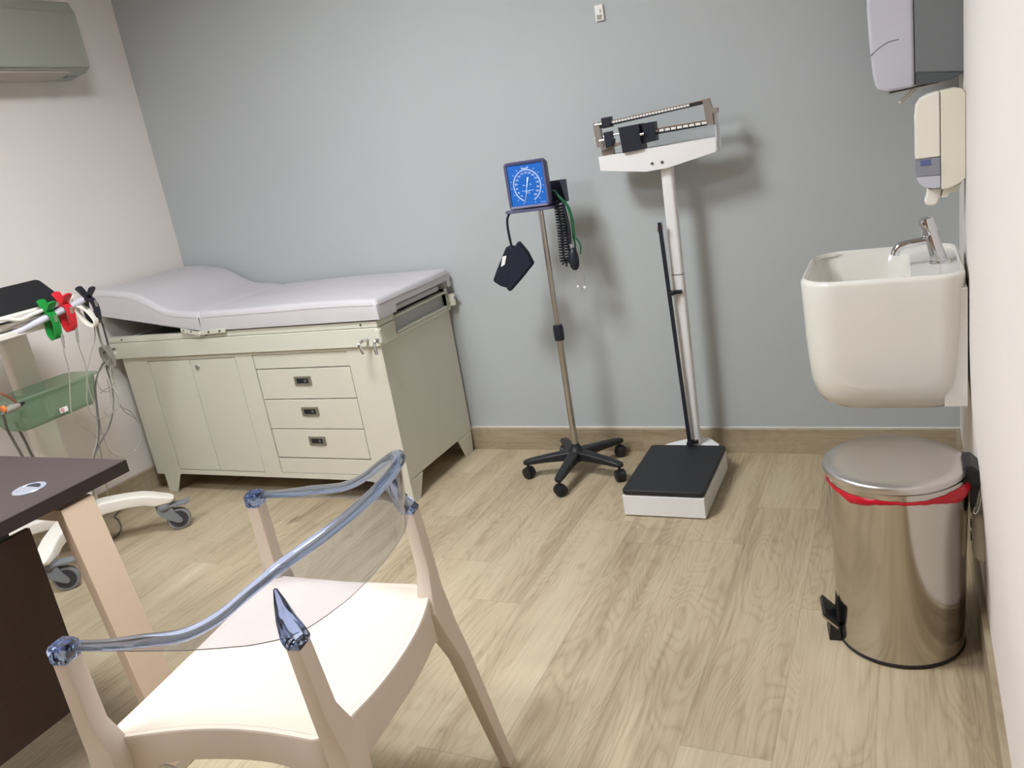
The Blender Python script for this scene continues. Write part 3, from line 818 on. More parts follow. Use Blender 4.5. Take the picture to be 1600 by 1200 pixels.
rings.append(ring_rr(sx0 + .010, sx1 - .008, sy0 + .010, sy1 - .010, .092, zr - .0006, kr=.62))
rings.append(ring_rr(sx0 + .013, sx1 - .011, sy0 + .013, sy1 - .013, .090, zr - .005, kr=.62))
rings.append(ring_rr(sx0 + .0145, sx1 - .012, sy0 + .0145, sy1 - .0145, .088, zr - .013, kr=.62))
# basin bowl edge: the deck (tap ledge) lies at the wall side
dk = zr - .014
rings.append(ring_rr(sx0 + .0155, -.158, sy0 + .0155, sy1 - .0155, .070, dk - .0015))
rings.append(ring_rr(sx0 + .018, -.163, sy0 + .018, sy1 - .018, .068, dk - .008))
for h, ins in ((.05, .010), (.09, .016), (.125, .030), (.145, .055), (.152, .09)):
    rings.append(ring_rr(sx0 + .018 + ins, -.163 - ins, sy0 + .018 + ins, sy1 - .018 - ins, max(.03, .075 - ins * .3), dk - h))
mb.loft(rings)
body_ = put('basin_body', mb, M_ceramic, W_, angle=65)
mb = MB(); mb.prism([(-.930, .540), (-.930, .86), (-.52, .86), (-.52, .540)], 'x', -.085, -.031)
put('mounting_back', mb, M_ceramic, W_, bevel=0.002)
mb = MB(); mb.lathe([(.022, 0), (.022, .003), (.016, .004), (.0001, .002)], (-.30, -.73, dk - .1525), 'z', 24)
put('drain', mb, M_chrome, W_)
F_ = thing('basin_tap', 'chrome push tap with a short curved spout on the wash basin', 'tap', (-.082, -.735, dk))
tb = Vector((-.086, -.735, dk)); ax = Vector((-.26, -.02, .965)).normalized()
def along(t): return tuple(tb + ax * t)
mb = MB(); mb.lathe([(.0001, 0), (.0265, 0), (.0275, .003), (.0265, .007), (.022, .008)], tuple(tb), 'z', 36)
put('base_ring', mb, M_chrome, F_)
mb = MB(); mb.tube([along(.002), along(.03), along(.082), along(.086)], [.0205, .0195, .0175, .0165], 32)
put('tap_body', mb, M_chrome, F_)
mb = MB(); mb.tube([along(.086), along(.089), along(.124), along(.129), along(.131)], [.0195, .0205, .0205, .0190, .016], 32)
put('push_button', mb, M_chrome, F_)
p0 = Vector(along(.068))
mb = MB(); mb.tube(smooth_path([tuple(p0), tuple(p0 + Vector((-.035, 0, -.002))), tuple(p0 + Vector((-.072, 0, -.008))), tuple(p0 + Vector((-.088, 0, -.018))), tuple(p0 + Vector((-.094, 0, -.034)))], 6), [.0105] * 10 + [.0110] * 9 + [.0115] * 6, 20)
put('spout', mb, M_chrome, F_)

# ---------------------------------------------------------------- soap dispenser
D_ = thing('soap_dispenser', 'cream soap dispenser with small smoked level window above the basin', 'soap dispenser', (-.02, -.64, 1.2))
def dprof(x0, x1, z0, z1, rt, rb, n=6, left=True):
    """profile in x,z; rounded at the room side"""
    P = [(x1, z0), (x1, z1)]
    for k in range(n + 1):
        a = pi / 2 + (pi / 2) * k / n; P.append((x0 + rt + rt * cos(a), z1 - rt + rt * sin(a)))
    for k in range(n + 1):
        a = pi + (pi / 2) * k / n; P.append((x0 + rb + rb * cos(a), z0 + rb + rb * sin(a)))
    return P
wx = -.021
mb = MB(); P = [(wx, 1.105), (wx, 1.322), (wx - .008, 1.333), (-.045, 1.338), (-.080, 1.336), (-.080, 1.080), (-.060, 1.081), (-.035, 1.092)]
mb.prism(P, 'y', -.700, -.592); put('back_body', mb, M_cream_plastic, D_, bevel=0.004)
mb = MB(); P = [(-.0815, 1.168), (-.0815, 1.336), (-.108, 1.332), (-.128, 1.324), (-.138, 1.308), (-.1415, 1.280), (-.1415, 1.168)]
mb.prism(P, 'y', -.701, -.591); put('front_cover', mb, M_cwhite, D_, bevel=0.004)
mb = MB(); P = [(-.0815, 1.120), (-.0815, 1.167), (-.1405, 1.167), (-.1395, 1.122)]
mb.prism(P, 'y', -.699, -.593); put('level_window', mb, M_window, D_, bevel=0.001)
mb = MB(); mb.box(-.129, -.105, -.7005, -.6985, 1.150, 1.164); put('level_mark', mb, M_bluemark, D_)
mb = MB(); P = [(-.0815, 1.086), (-.0815, 1.119), (-.1395, 1.121), (-.135, 1.106), (-.122, 1.092), (-.100, 1.086)]
mb.prism(P, 'y', -.699, -.593); put('lower_cover', mb, M_lav_plastic, D_, bevel=0.002)
mb = MB(); P = [(-.075, 1.0825), (-.113, 1.0825), (-.116, 1.062), (-.121, 1.048), (-.117, 1.038), (-.100, 1.034), (-.088, 1.040), (-.082, 1.056)]
mb.prism(P, 'y', -.668, -.625); put('push_lever', mb, M_cwhite, D_, bevel=0.005, seg=3)
mb = MB(); P = [(-.030, 1.090), (-.074, 1.080), (-.080, 1.056), (-.064, 1.056), (-.058, 1.066), (-.044, 1.070)]
mb.prism(P, 'y', -.680, -.612); put('nozzle', mb, M_cream_plastic, D_, bevel=0.002)

# ---------------------------------------------------------------- paper towel dispenser
P_ = thing('towel_dispenser', 'large wall-mounted towel dispenser, pale lavender cover with grey side', 'towel dispenser', (-.01, -.34, 1.6))
tyn, tyf2 = -.500, -.190
mb = MB(); rings = []
P = [(-.137, 1.352), (-.137, 1.80), (-.20, 1.795), (-.238, 1.76), (-.253, 1.68), (-.256, 1.58), (-.252, 1.48), (-.245, 1.40), (-.241, 1.372), (-.234, 1.358), (-.215, 1.350), (-.18, 1.350)]
mb.prism(P, 'y', tyn, tyf2); cv = put('front_cover', mb, M_lav_plastic, P_, bevel=0.010, seg=3)
mb = MB(); mb.tube(smooth_path([(-.2515, tyn - .0003, 1.455), (-.235, tyn - .0003, 1.468), (-.205, tyn - .0003, 1.484), (-.175, tyn - .0003, 1.487)], 6), .0012, 6)
put('cover_groove', mb, M_grey, cv)
mb = MB(); P = [(-.010, 1.372), (-.010, 1.795), (-.1355, 1.80), (-.1355, 1.392)]
mb.prism(P, 'y', tyn + .004, tyf2 - .004); put('housing', mb, M_grey, P_, bevel=0.003)
mb = MB(); P = [(-.012, 1.371), (-.1355, 1.391), (-.1355, 1.356), (-.09, 1.353), (-.045, 1.357), (-.024, 1.365)]
mb.prism(P, 'y', tyn + .006, tyf2 - .006); put('lower_housing', mb, M_grey2, P_, bevel=0.003)  # lower curve in a darker grey than the side
mb = MB(); mb.hexa([(-.205, tyn + .02, 1.342), (-.073, tyn + .02, 1.350), (-.073, tyf2 - .02, 1.350), (-.205, tyf2 - .02, 1.342), (-.205, tyn + .02, 1.345), (-.073, tyn + .02, 1.353), (-.073, tyf2 - .02, 1.353), (-.205, tyf2 - .02, 1.345)])
put('tear_bar', mb, M_alu, P_)
mb = MB(); mb.tube([(-.140, tyn + .06, 1.345), (-.168, tyn + .05, 1.322), (-.176, tyn + .05, 1.318)], .0032, 8)
mb.tube([(-.132, tyn + .06, 1.343), (-.160, tyn + .05, 1.318), (-.172, tyn + .05, 1.312)], .0022, 8)
mb.sphere((-.174, tyn + .05, 1.316), .0065, 12)
put('release_lever', mb, M_cream_plastic, P_)

# ---------------------------------------------------------------- pedal bin
bc = Vector((-.204, -1.188, 0))
Bn = thing('pedal_bin', 'polished steel pedal bin with red plastic bag showing under its lid', 'bin', tuple(bc))
mb = MB(); mb.lathe([(.140, .0), (.1505, .001), (.1525, .005), (.1520, .010), (.1505, .012), (.14, .012)], tuple(bc), 'z', 96)
put('base_ring', mb, M_black, Bn)
mb = MB(); mb.lathe([(.149, .011), (.1505, .012), (.1512, .060), (.1555, .30), (.1600, .470), (.1605, .477), (.1585, .478), (.157, .40), (.149, .03), (.0001, .03)], tuple(bc), 'z', 128)
put('bin_body', mb, M_steel, Bn, angle=40)
lc = bc + Vector((-.006, 0, 0))
mb = MB(); mb.lathe([(.1600, .4795), (.1618, .479), (.1626, .482), (.1626, .491), (.1612, .4955), (.158, .4980), (.13, .5000), (.08, .5022), (.03, .5032), (.0001, .5034)], tuple(lc), 'z', 128)
lid = put('lid', mb, M_steel_lid, Bn, angle=50)
# the bag: a rumpled band folded over the rim
mb = MB(); rings = []
nb = 160
rnd_ = random.Random(3)
def bagz(a):   # a = 0 faces +x, -90deg faces camera (-y)
    d = math.degrees(a) % 360
    lo = .444 - .012 * math.exp(-((d - 232) / 18) ** 2) - .020 * math.exp(-((d - 330) / 26) ** 2)
    return lo
for k in range(nb):
    a = 2 * pi * k / nb; d = math.degrees(a) % 360
    fold = .0016 * sin(7 * a + 1) + .0010 * sin(23 * a) + .0008 * sin(41 * a + 2)
    g1 = math.exp(-((d - 238) / 20) ** 2); g2 = math.exp(-((d - 330) / 24) ** 2); g3 = math.exp(-((d - 232) / 8) ** 2)
    lo = .4545 - .012 * g1 - .003 * g3 - .022 * g2 + fold * .6
    hi = .4615 + .002 * g1 + .008 * g2 + fold * .5 - .010 * math.exp(-((d - 185) / 14) ** 2) * 0
    r0 = .1602
    rr_ = r0 + .0022 + .0012 * abs(sin(9 * a)) + .004 * g2 + .003 * g1
    ring = []
    for (r, z) in ((r0 + .0006, hi), (rr_, (lo * .4 + hi * .6)), (rr_ - .0003, (lo * .7 + hi * .3)), (r0 + .0010, lo), (r0 + .0001, lo + .001), (r0 + .0001, hi - .001)):
        ring.append((bc.x + r * cos(a), bc.y + r * sin(a), z))
    rings.append(ring)
mb.loft(rings, cyclic=True)
Bg = put('bag', mb, M_redbag, None, angle=70)
tag(Bg, 'red plastic bag folded over the rim of the steel bin', 'bag')
# hinge at the wall side
mb = MB()
mb.prism([(-.044, .372), (-.052, .398), (-.056, .462), (-.034, .500), (-.058, .512), (-.044, .515)][:0] or [(-.058, .470), (-.058, .5065), (-.040, .5065), (-.026, .492), (-.020, .476), (-.020, .455), (-.046, .455)], 'y', -1.235, -1.150)
put('hinge_cap', mb, M_black, Bn, bevel=0.003)
mb = MB(); mb.prism([(-.046, .456), (-.024, .456), (-.030, .420), (-.037, .385), (-.043, .380), (-.043, .455)], 'y', -1.228, -1.157)
put('hinge_block', mb, M_black, Bn, bevel=0.002)
mb = MB(); mb.tube(smooth_path([(-.0225, -1.236, .452), (-.0225, -1.238, .430), (-.028, -1.238, .398), (-.033, -1.238, .386), (-.038, -1.236, .388), (-.036, -1.234, .402)], 5), .0022, 8)
put('carry_handle', mb, M_chrome, Bn)
# pedal
pd = Vector((-.985, -.17, 0)).normalized(); pn = Vector((-pd.y, pd.x, 0))
def PB(a, b, z): v = bc + pd * a + pn * b; return (v.x, v.y, z)
mb = MB(); mb.hexa([PB(.148, -.036, .0), PB(.178, -.034, .0), PB(.178, .034, .0), PB(.148, .036, .0), PB(.148, -.036, .046), PB(.174, -.034, .046), PB(.174, .034, .046), PB(.148, .036, .046)])
put('pedal_housing', mb, M_black, Bn, bevel=0.002)
mb = MB(); mb.hexa([PB(.156, -.046, .050), PB(.190, -.044, .084), PB(.190, .044, .084), PB(.156, .046, .050), PB(.153, -.046, .058), PB(.185, -.044, .092), PB(.185, .044, .092), PB(.153, .046, .058)])
pdl = put('pedal', mb, M_black, Bn, bevel=0.002)
mb = MB(); mb.hexa([PB(.156, -.047, .043), PB(.193, -.045, .078), PB(.193, .045, .078), PB(.156, .047, .043), PB(.156, -.047, .0495), PB(.1905, -.045, .0835), PB(.1905, .045, .0835), PB(.156, .047, .0495)])
put('pedal_plate', mb, M_alu, pdl)
mb = MB(); mb.hexa([PB(.148, -.026, .05), PB(.156, -.026, .05), PB(.156, .026, .05), PB(.148, .026, .05), PB(.150, -.010, .125), PB(.1535, -.010, .125), PB(.1535, .010, .125), PB(.150, .010, .125)])
put('pedal_slot', mb, M_black, Bn)

# ---------------------------------------------------------------- wall outlet and wall plate
wxo = wall_x(-1.15, .3)
O_ = thing('wall_socket', 'pale wall socket plate low on the right wall behind the steel bin', 'socket', (wxo, -1.15, .30))
Mo = Matrix.Translation((wxo, -1.15, .30))
mb = MB(Mo); mb.loft([[(.004, a, b) for a, b in rrect(0, 0, .055, .068, .016, 5)], [(-.008, a, b) for a, b in rrect(0, 0, .055, .068, .016, 5)], [(-.020, a, b) for a, b in rrect(0, 0, .047, .060, .014, 5)], [(-.024, a, b) for a, b in rrect(0, 0, .038, .050, .010, 5)]])
put('plate', mb, M_cream_plastic, O_, angle=50)
for z in (.014, -.022):
    mb = MB(Mo); mb.box(-.0262, -.0235, -.012, .012, z - .007, z + .007); put('socket_hole', mb, M_black, O_)
K_ = thing('wall_plate', 'small white cover plate high on the grey back wall', 'wall plate', (-1.190, -.004, 1.788))
mb = MB(); mb.prism([(-1.2065, 1.761), (-1.1735, 1.761), (-1.1735, 1.817), (-1.2065, 1.817)], 'y', -.012, 0)
pl = put('plate', mb, M_paper, K_, bevel=0.002)
mb = MB(); mb.prism([(-1.1865, 1.788), (-1.1815, 1.788), (-1.181, 1.800), (-1.187, 1.800)], 'y', -.0130, -.0115); put('keyhole', mb, M_screw, K_)
put('sensor_panel', MB().box(-1.200, -1.180, -.0128, -.0115, 1.765, 1.782), M_acwhite, K_)

# ---------------------------------------------------------------- air conditioner on the left wall
A_ = thing('air_conditioner', 'grey-white wall-mounted air conditioner high on the left wall', 'air conditioner', (XL, -.85, 2.1))
ya, yb2 = -1.32, -.405
prof = [(XL + .003, 1.965), (XL + .065, 1.958), (XL + .170, 1.972), (XL + .196, 1.984), (XL + .205, 2.02), (XL + .205, 2.22), (XL + .185, 2.265), (XL + .003, 2.275)]
put('housing', MB().prism(prof, 'y', ya, yb2), M_acwhite, A_, bevel=0.008, seg=3)
fp = put('front_panel', MB().prism([(XL + .199, 1.990), (XL + .2085, 1.992), (XL + .2095, 2.02), (XL + .2095, 2.215), (XL + .2, 2.225)], 'y', ya + .004, yb2 - .004), M_acwhite, A_, bevel=0.003)
put('air_flap', MB().hexa([(XL + .075, ya + .06, 1.9555), (XL + .185, ya + .06, 1.9725), (XL + .185, yb2 - .10, 1.9725), (XL + .075, yb2 - .10, 1.9555), (XL + .075, ya + .06, 1.9600), (XL + .185, ya + .06, 1.9790), (XL + .185, yb2 - .10, 1.9790), (XL + .075, yb2 - .10, 1.9600)]), M_acunder, A_, bevel=0.0015)
put('display_window', MB().hexa([(XL + .105, yb2 - .075, 1.9610), (XL + .140, yb2 - .075, 1.9660), (XL + .140, yb2 - .03, 1.9660), (XL + .105, yb2 - .03, 1.9610), (XL + .105, yb2 - .075, 1.9660), (XL + .140, yb2 - .075, 1.9710), (XL + .140, yb2 - .03, 1.9710), (XL + .105, yb2 - .03, 1.9660)]), M_grey, A_)

# ---------------------------------------------------------------- desk
K = -2.070
Dk = thing('desk', 'dark wood-grain desk with round cable grommet and slanted pale metal leg', 'desk', (-2.5, -2.6, 0))
dy1, dy0, dx0 = -1.838, -3.75, -2.86
put('desktop', MB().box(dx0, K, dy0, dy1, .710, .745), M_deskwood, Dk, bevel=0.001)
mb = MB(); mb.box(K - .0002, K + .0012, dy0, dy1, .7105, .7440).box(dx0, K, dy1 - .0005, dy1 + .0012, .7105, .7440)
put('edge_band', mb, M_deskedge, Dk)
gc = (-2.196, -2.033)
gr_M = Matrix.Translation((gc[0], gc[1], .745))
mb = MB(gr_M); mb.lathe([(.0405, 0), (.0405, .002), (.038, .0042), (.031, .0046), (.029, .003), (.0001, .003)], (0, 0, 0), 'z', 48)
gm = put('cable_grommet', mb, M_window, Dk)
mb = MB(gr_M); mb.prism([(.027 * cos(radians(a)), .027 * sin(radians(a))) for a in range(20, 161, 14)], 'z', .0026, .0044)
put('grommet_opening', mb, M_navyp, gm)
# leg at the visible end: slanted wide profile, top rail under the desktop
def leg(parent, xt, yt0, yt1, xb, yb0, yb1, th=.032):
    mb = MB(); mb.hexa([(xb - th, yb0, .0), (xb, yb0, .0), (xb, yb1, .0), (xb - th, yb1, .0), (xt - th, yt0, .700), (xt, yt0, .700), (xt, yt1, .700), (xt - th, yt1, .700)])
    return put('leg', mb, M_deskleg, parent, bevel=0.002)
leg(Dk, K - .002, -2.052, -1.957, -1.868, -2.115, -2.022)
put('leg_foot', MB().box(-1.912, -1.862, -2.118, -2.019, 0, .020), M_alu, Dk, bevel=0.001)
leg(Dk, -2.80, -2.052, -1.957, -2.99, -2.115, -2.022)
leg(Dk, K - .002, -3.62, -3.525, -1.868, -3.55, -3.457)
leg(Dk, -2.80, -3.62, -3.525, -2.99, -3.55, -3.457)
mb = MB(); mb.box(-2.82, K - .03, -2.050, -1.960, .668, .710); mb.box(-2.82, K - .03, -3.615, -3.53, .668, .710)
put_each('top_rail', mb, M_deskleg, Dk)
mb = MB(); mb.box(-2.235, -2.195, -3.53, -2.075, .672, .700); put('side_rail', mb, M_deskleg, Dk)
put('modesty_panel', MB().box(-2.218, -2.200, -3.50, -2.063, .136, .650), M_deskpanel, Dk, bevel=0.001)
mb = MB()
for y in (-3.40, -2.75, -2.13): mb.box(-2.216, -2.204, y - .015, y + .015, .648, .675)
put_each('panel_bracket', mb, M_black, Dk)

# ---------------------------------------------------------------- armchair with clear backrest
Och = (-1.545, -2.180, 0.0)
Mc = Matrix.Translation(Och) @ Matrix.Rotation(0.14, 4, 'Z')
Ch = thing('armchair', 'off-white plastic armchair with clear see-through curved back and arms', 'chair', (-1.33, -2.15, 0))
def leg_loft(stations):     # (a, b, z, ha, hb)
    mb = MB(Mc); rings = []
    for a, b, z, ha, hb in stations:
        rings.append([(a + p, b + q, z) for p, q in rrect(0, 0, ha, hb, .004, 2)])
    return mb.loft(rings)
for s_ in (-1, 1):
    put('leg', leg_loft([(-.016, s_ * .302, 0, .013, .018), (-.009, s_ * .299, .34, .018, .021), (.003, s_ * .294, .42, .029, .026), (.002, s_ * .293, .468, .028, .024), (-.008, s_ * .298, .52, .0180, .020), (-.010, s_ * .299, .656, .0155, .0195)]), M_chair, Ch)
for s_ in (-1, 1):
    put('leg', leg_loft([(.538, s_ * .240, 0, .012, .018), (.472, s_ * .236, .30, .018, .022), (.452, s_ * .222, .38, .022, .030), (.444, s_ * .212, .44, .022, .036), (.440, s_ * .220, .472, .019, .030), (.436, s_ * .236, .53, .0155, .0205), (.425, s_ * .240, .661, .0138, .0185)]), M_chair, Ch)
def hw(a): return .290 - .040 * max(0, min(1, a / .45))
ZS = .471
def outline():
    pts = []
    n = 18
    for i in range(n): b = -1 + 2 * i / n; pts.append((-.018 + .004 * (1 - b * b), b * .276, 'f', abs(b)))
    for i in range(n):
        t = i / n; a = -.010 + .440 * t; pts.append((a, hw(a) - .022 * sin(pi * t), 's', abs(2 * t - 1)))
    for i in range(n):
        b = 1 - 2 * i / n; pts.append((.436 + .040 * (1 - abs(b) ** 2.2), b * .240, 'r', abs(b)))
    for i in range(n):
        t = 1 - i / n; a = -.010 + .440 * t; pts.append((a, -(hw(a) - .022 * sin(pi * t)), 's', abs(2 * t - 1)))
    return pts
OL = outline()
def smooth_list(v, k=2):
    for _ in range(k): v = [(v[i - 1] + v[i] * 2 + v[(i + 1) % len(v)]) / 4 for i in range(len(v))]
    return v
A_l = smooth_list([p[0] for p in OL], 1); B_l = smooth_list([p[1] for p in OL], 1)
Zt = smooth_list([ZS + (.010 * (1 - p[3] ** 2) if p[2] == 's' else (.004 if p[2] == 'r' else 0)) for p in OL], 3)
Zb = smooth_list([{'f': .408, 's': .416, 'r': .394}[p[2]] - .075 * p[3] ** 5 for p in OL], 2)
mb = MB(Mc); rings = []; n_ = len(OL)
inner_ring = []
for i in range(n_):
    ta, tb_ = A_l[(i + 1) % n_] - A_l[i - 1], B_l[(i + 1) % n_] - B_l[i - 1]
    L_ = sqrt(ta * ta + tb_ * tb_); na_, nb_ = -tb_ / L_, ta / L_       # inward (path runs counter-clockwise?)
    if na_ * (.22 - A_l[i]) + nb_ * (0 - B_l[i]) < 0: na_, nb_ = -na_, -nb_
    th = .020
    f = lambda d, z: (A_l[i] + na_ * d, B_l[i] + nb_ * d, z)
    rings.append([f(0, Zb[i]), f(0, Zt[i] - .004), f(.003, Zt[i]), f(.014, Zt[i] - .001), f(th, Zt[i] - .006), f(th, Zb[i])])
    inner_ring.append((A_l[i] + na_ * .015, B_l[i] + nb_ * .015, Zt[i] - .0012))
mb.loft(rings, cyclic=True)
put('seat_frame', mb, M_chair, Ch, angle=50)
# seat surface: concentric rings shrinking to the centre, gently dished
mb = MB(Mc)
ca, cb = .225, 0
K_n = 12; rr_ = []
for k in range(K_n):
    t = k / K_n
    rr_.append([(p[0] * (1 - t) + ca * t, p[1] * (1 - t) + cb * t, p[2] - .020 * sm(0, .55, t) - .004 * sm(.5, 1, t)) for p in inner_ring])
under = [[(p[0], p[1], p[2] - .010) for p in r] for r in rr_]
mb.loft(under[::-1] + rr_, caps=False)
c1 = mb.bm.verts.new((ca, cb, ZS - .020)); c2 = mb.bm.verts.new((ca, cb, ZS - .030))
mb.bm.verts.ensure_lookup_table()
last = [v for v in mb.bm.verts][-2 - n_:-2]; first = [v for v in mb.bm.verts][:n_]
for i in range(n_):
    mb.bm.faces.new((last[i], last[(i + 1) % n_], c1)); mb.bm.faces.new((first[(i + 1) % n_], first[i], c2))
put('seat', mb, M_chair, Ch, angle=80)
# clear shell: arms and backrest in one sweep
top = [(-.026, .299, .689), (.06, .297, .692), (.15, .293, .703), (.24, .284, .713), (.31, .272, .741), (.37, .254, .779), (.425, .224, .812), (.470, .160, .829), (.490, .080, .834)]
low = [(-.026, .299, .673), (.06, .297, .674), (.15, .293, .675), (.24, .286, .675), (.315, .274, .675), (.37, .260, .675), (.424, .226, .675), (.458, .142, .675), (.470, .070, .675)]
top = top + [(.496, 0, .835)] + [(a, -b, z) for a, b, z in top[::-1]]
low = low + [(.473, 0, .675)] + [(a, -b, z) for a, b, z in low[::-1]]
top = smooth_path(top, 7); low = smooth_path(low, 7)
mb = MB(Mc); rings = []; rim = []; m_ = len(top)
for i in range(m_):
    t = Vector(top[min(i + 1, m_ - 1)]) - Vector(top[max(i - 1, 0)]); t.z = 0; t.normalize()
    nrm = Vector((t.y, -t.x, 0))
    if nrm.dot(Vector((.2, 0, 0)) - Vector((top[i][0], top[i][1], 0))) > 0: nrm = -nrm     # outward
    T_p, L_p = Vector(top[i]), Vector(low[i])
    hgt = T_p.z - L_p.z
    up = (T_p - L_p).normalized()
    bh = min(.021, hgt * .85); bw = .0125
    def q(base, o, dz): return tuple(base + nrm * o + up * dz)
    th = .0024
    rings.append([q(L_p, -th, 0), q(T_p, -th, -bh - .0004), q(T_p, th, -bh - .0004), q(L_p, th, 0)])
    rim.append([q(T_p, -.004, -bh), q(T_p, -bw * .9, -bh * .72), q(T_p, -bw, -bh * .35), q(T_p, -bw * .72, -bh * .08), q(T_p, -bw * .3, 0), q(T_p, bw * .3, 0), q(T_p, bw * .72, -bh * .08), q(T_p, bw, -bh * .35), q(T_p, bw * .9, -bh * .72), q(T_p, .004, -bh)])
mb.loft(rings)
put('backrest', mb, M_glass, Ch, angle=45)
put('top_rim', MB(Mc).loft(rim), M_glassb, Ch, angle=60)
for s_ in (-1, 1):
    mb = MB(Mc); mb.loft([[(-.010 + p, s_ * .299 + q_, z) for p, q_ in rrect(0, 0, ha, hb, .005, 3)] for z, ha, hb in ((.6565, .0155, .0195), (.661, .0185, .0215), (.684, .0190, .0215), (.690, .0160, .018))])
    put('arm_cap', mb, M_glassb, Ch)
    mb = MB(Mc); rings = []
    for z, ca_, cb_, ha, hb in ((.6615, .425, .240, .0138, .0185), (.668, .424, .239, .0160, .0200), (.676, .418, .236, .0165, .0200), (.705, .408, .232, .0130, .0130), (.735, .402, .228, .0080, .0070), (.757, .398, .226, .0025, .0025)):
        rings.append([(ca_ + p, s_ * cb_ + q_, z) for p, q_ in rrect(0, 0, ha, hb, min(ha, hb) * .3, 2)])
    mb.loft(rings)
    put('back_connector', mb, M_glassb, Ch)

# ---------------------------------------------------------------- medical cart with recorder
Oc = Vector((-3.330, -1.185, 0))
Ct = thing('medical_cart', 'white equipment cart on grey casters with curved base arms, beside the examination table', 'medical cart', tuple(Oc))
casters = [(-3.065, -.940), (-3.143, -1.450), (-3.530, -1.395), (-3.500, -1.050)]
axs = [Vector((.72, -.69, 0)), Vector((.72, -.69, 0)), Vector((.9, -.2, 0)).normalized(), Vector((.9, .3, 0)).normalized()]
mb = MB(); mb.lathe([(.0001, .150), (.075, .152), (.085, .165), (.085, .190), (.070, .212), (.0001, .215)], tuple(Oc), 'z', 32)
put('base_hub', mb, M_cart, Ct)
for (x, y), ax in zip(casters, axs):
    c = Vector((x, y, .050)); t = Vector((-ax.y, ax.x, 0))
    if t.x < 0: t = -t
    st = c - t * .045
    d = Vector((st.x - Oc.x, st.y - Oc.y, 0)); L = d.length; d.normalize(); n = Vector((-d.y, d.x, 0))
    mb = MB(); rings = []
    for u, zt_, hz, w_ in ((0.05, .212, .060, .046), (.3, .218, .054, .042), (.55, .214, .050, .038), (.78, .204, .050, .036), (.90, .192, .054, .035), (1.0, .178, .040, .034), (1.10, .166, .030, .030), (1.16, .156, .014, .020)):
        cc = Oc + d * (L * u)
        rings.append([(cc.x + n.x * p, cc.y + n.y * p, q_) for p, q_ in rrect(0, zt_ - hz / 2, w_, hz / 2, .009, 4)])
    mb.loft(rings)
    arm = put('base_arm', mb, M_cart, Ct, angle=50)
    def CQ(a, b, z): v = st + t * a + ax * b; return (v.x, v.y, z)
    mb = MB(); mb.lathe([(.0001, .112), (.031, .112), (.034, .117), (.034, .132), (.030, .139), (.0001, .142)], (st.x, st.y, 0), 'z', 28)
    prof_f = [(-.033, .116), (.030, .116), (.034, .104), (.040, .086), (.059, .052), (.058, .040), (.047, .034), (.034, .040), (.004, .062), (-.020, .084), (-.031, .104)]
    for s_ in (-1, 1):
        mb.loft([[CQ(a, .0165 * s_, z) for a, z in prof_f], [CQ(a, .0225 * s_, z) for a, z in prof_f]])
    mb.loft([[CQ(a, -.018, z) for a, z in ((-.033, .116), (.034, .116), (.034, .107), (-.030, .102))], [CQ(a, .018, z) for a, z in ((-.033, .116), (.034, .116), (.034, .107), (-.030, .102))]])
    put('caster_fork', mb, M_casterg, arm, angle=40)
    mb = MB(); rings = []
    for a, z, h_, w_ in ((.010, .121, .010, .026), (.050, .119, .010, .026), (.085, .116, .009, .025), (.100, .120, .008, .022), (.108, .124, .006, .018)):
        rings.append([CQ(a, -w_, z - h_ / 2), CQ(a, w_, z - h_ / 2), CQ(a, w_, z + h_ / 2), CQ(a, -w_, z + h_ / 2)])
    mb.loft(rings)
    put('caster_brake', mb, M_casterg, arm, bevel=.002)
    Mw = Matrix.Translation(c) @ ax.to_track_quat('Z', 'Y').to_matrix().to_4x4()
    mb = MB(Mw); mb.lathe([(.0380, -.013), (.0470, -.012), (.0500, -.007), (.0500, .007), (.0470, .012), (.0380, .013), (.0380, -.013)][:-1], (0, 0, 0), 'z', 36)
    wl = put('caster_wheel', mb, M_tyrel, arm)
    mb = MB(Mw); mb.lathe([(.0001, -.0138), (.0385, -.0138), (.0385, .0138), (.0001, .0138)], (0, 0, 0), 'z', 32)
    put('wheel_disc', mb, M_tyre, wl)
mb = MB(); cc_ = (-3.425, -1.165)
mb.loft([[(cc_[0] + p + dx, cc_[1] + q_, z) for p, q_ in rrect(0, 0, ha, .055, .02, 4)] for z, ha, dx in ((.18, .045, .035), (.24, .040, .010), (.34, .033, 0), (.99, .030, 0))])
put('column', mb, M_cart, Ct, angle=50)
mb = MB(); mb.prism(rrect(-3.325, -1.290, .150, .250, .03, 5), 'z', .985, 1.008)
put('tray', mb, M_cart, Ct, bevel=.004)
mb = MB(); mb.tube([(-3.205, -1.36, .984), (-3.19, -1.30, .997), (-3.155, -1.165, 1.027), (-3.119, -1.028, 1.057)], .0135, 16)
put('handle_bar', mb, M_lav_plastic, Ct)
mb = MB(); mb.tube([(-3.205, -1.07, 1.02), (-3.122, -1.030, 1.053)], .008, 10)
put('handle_bracket', mb, M_black, Ct)
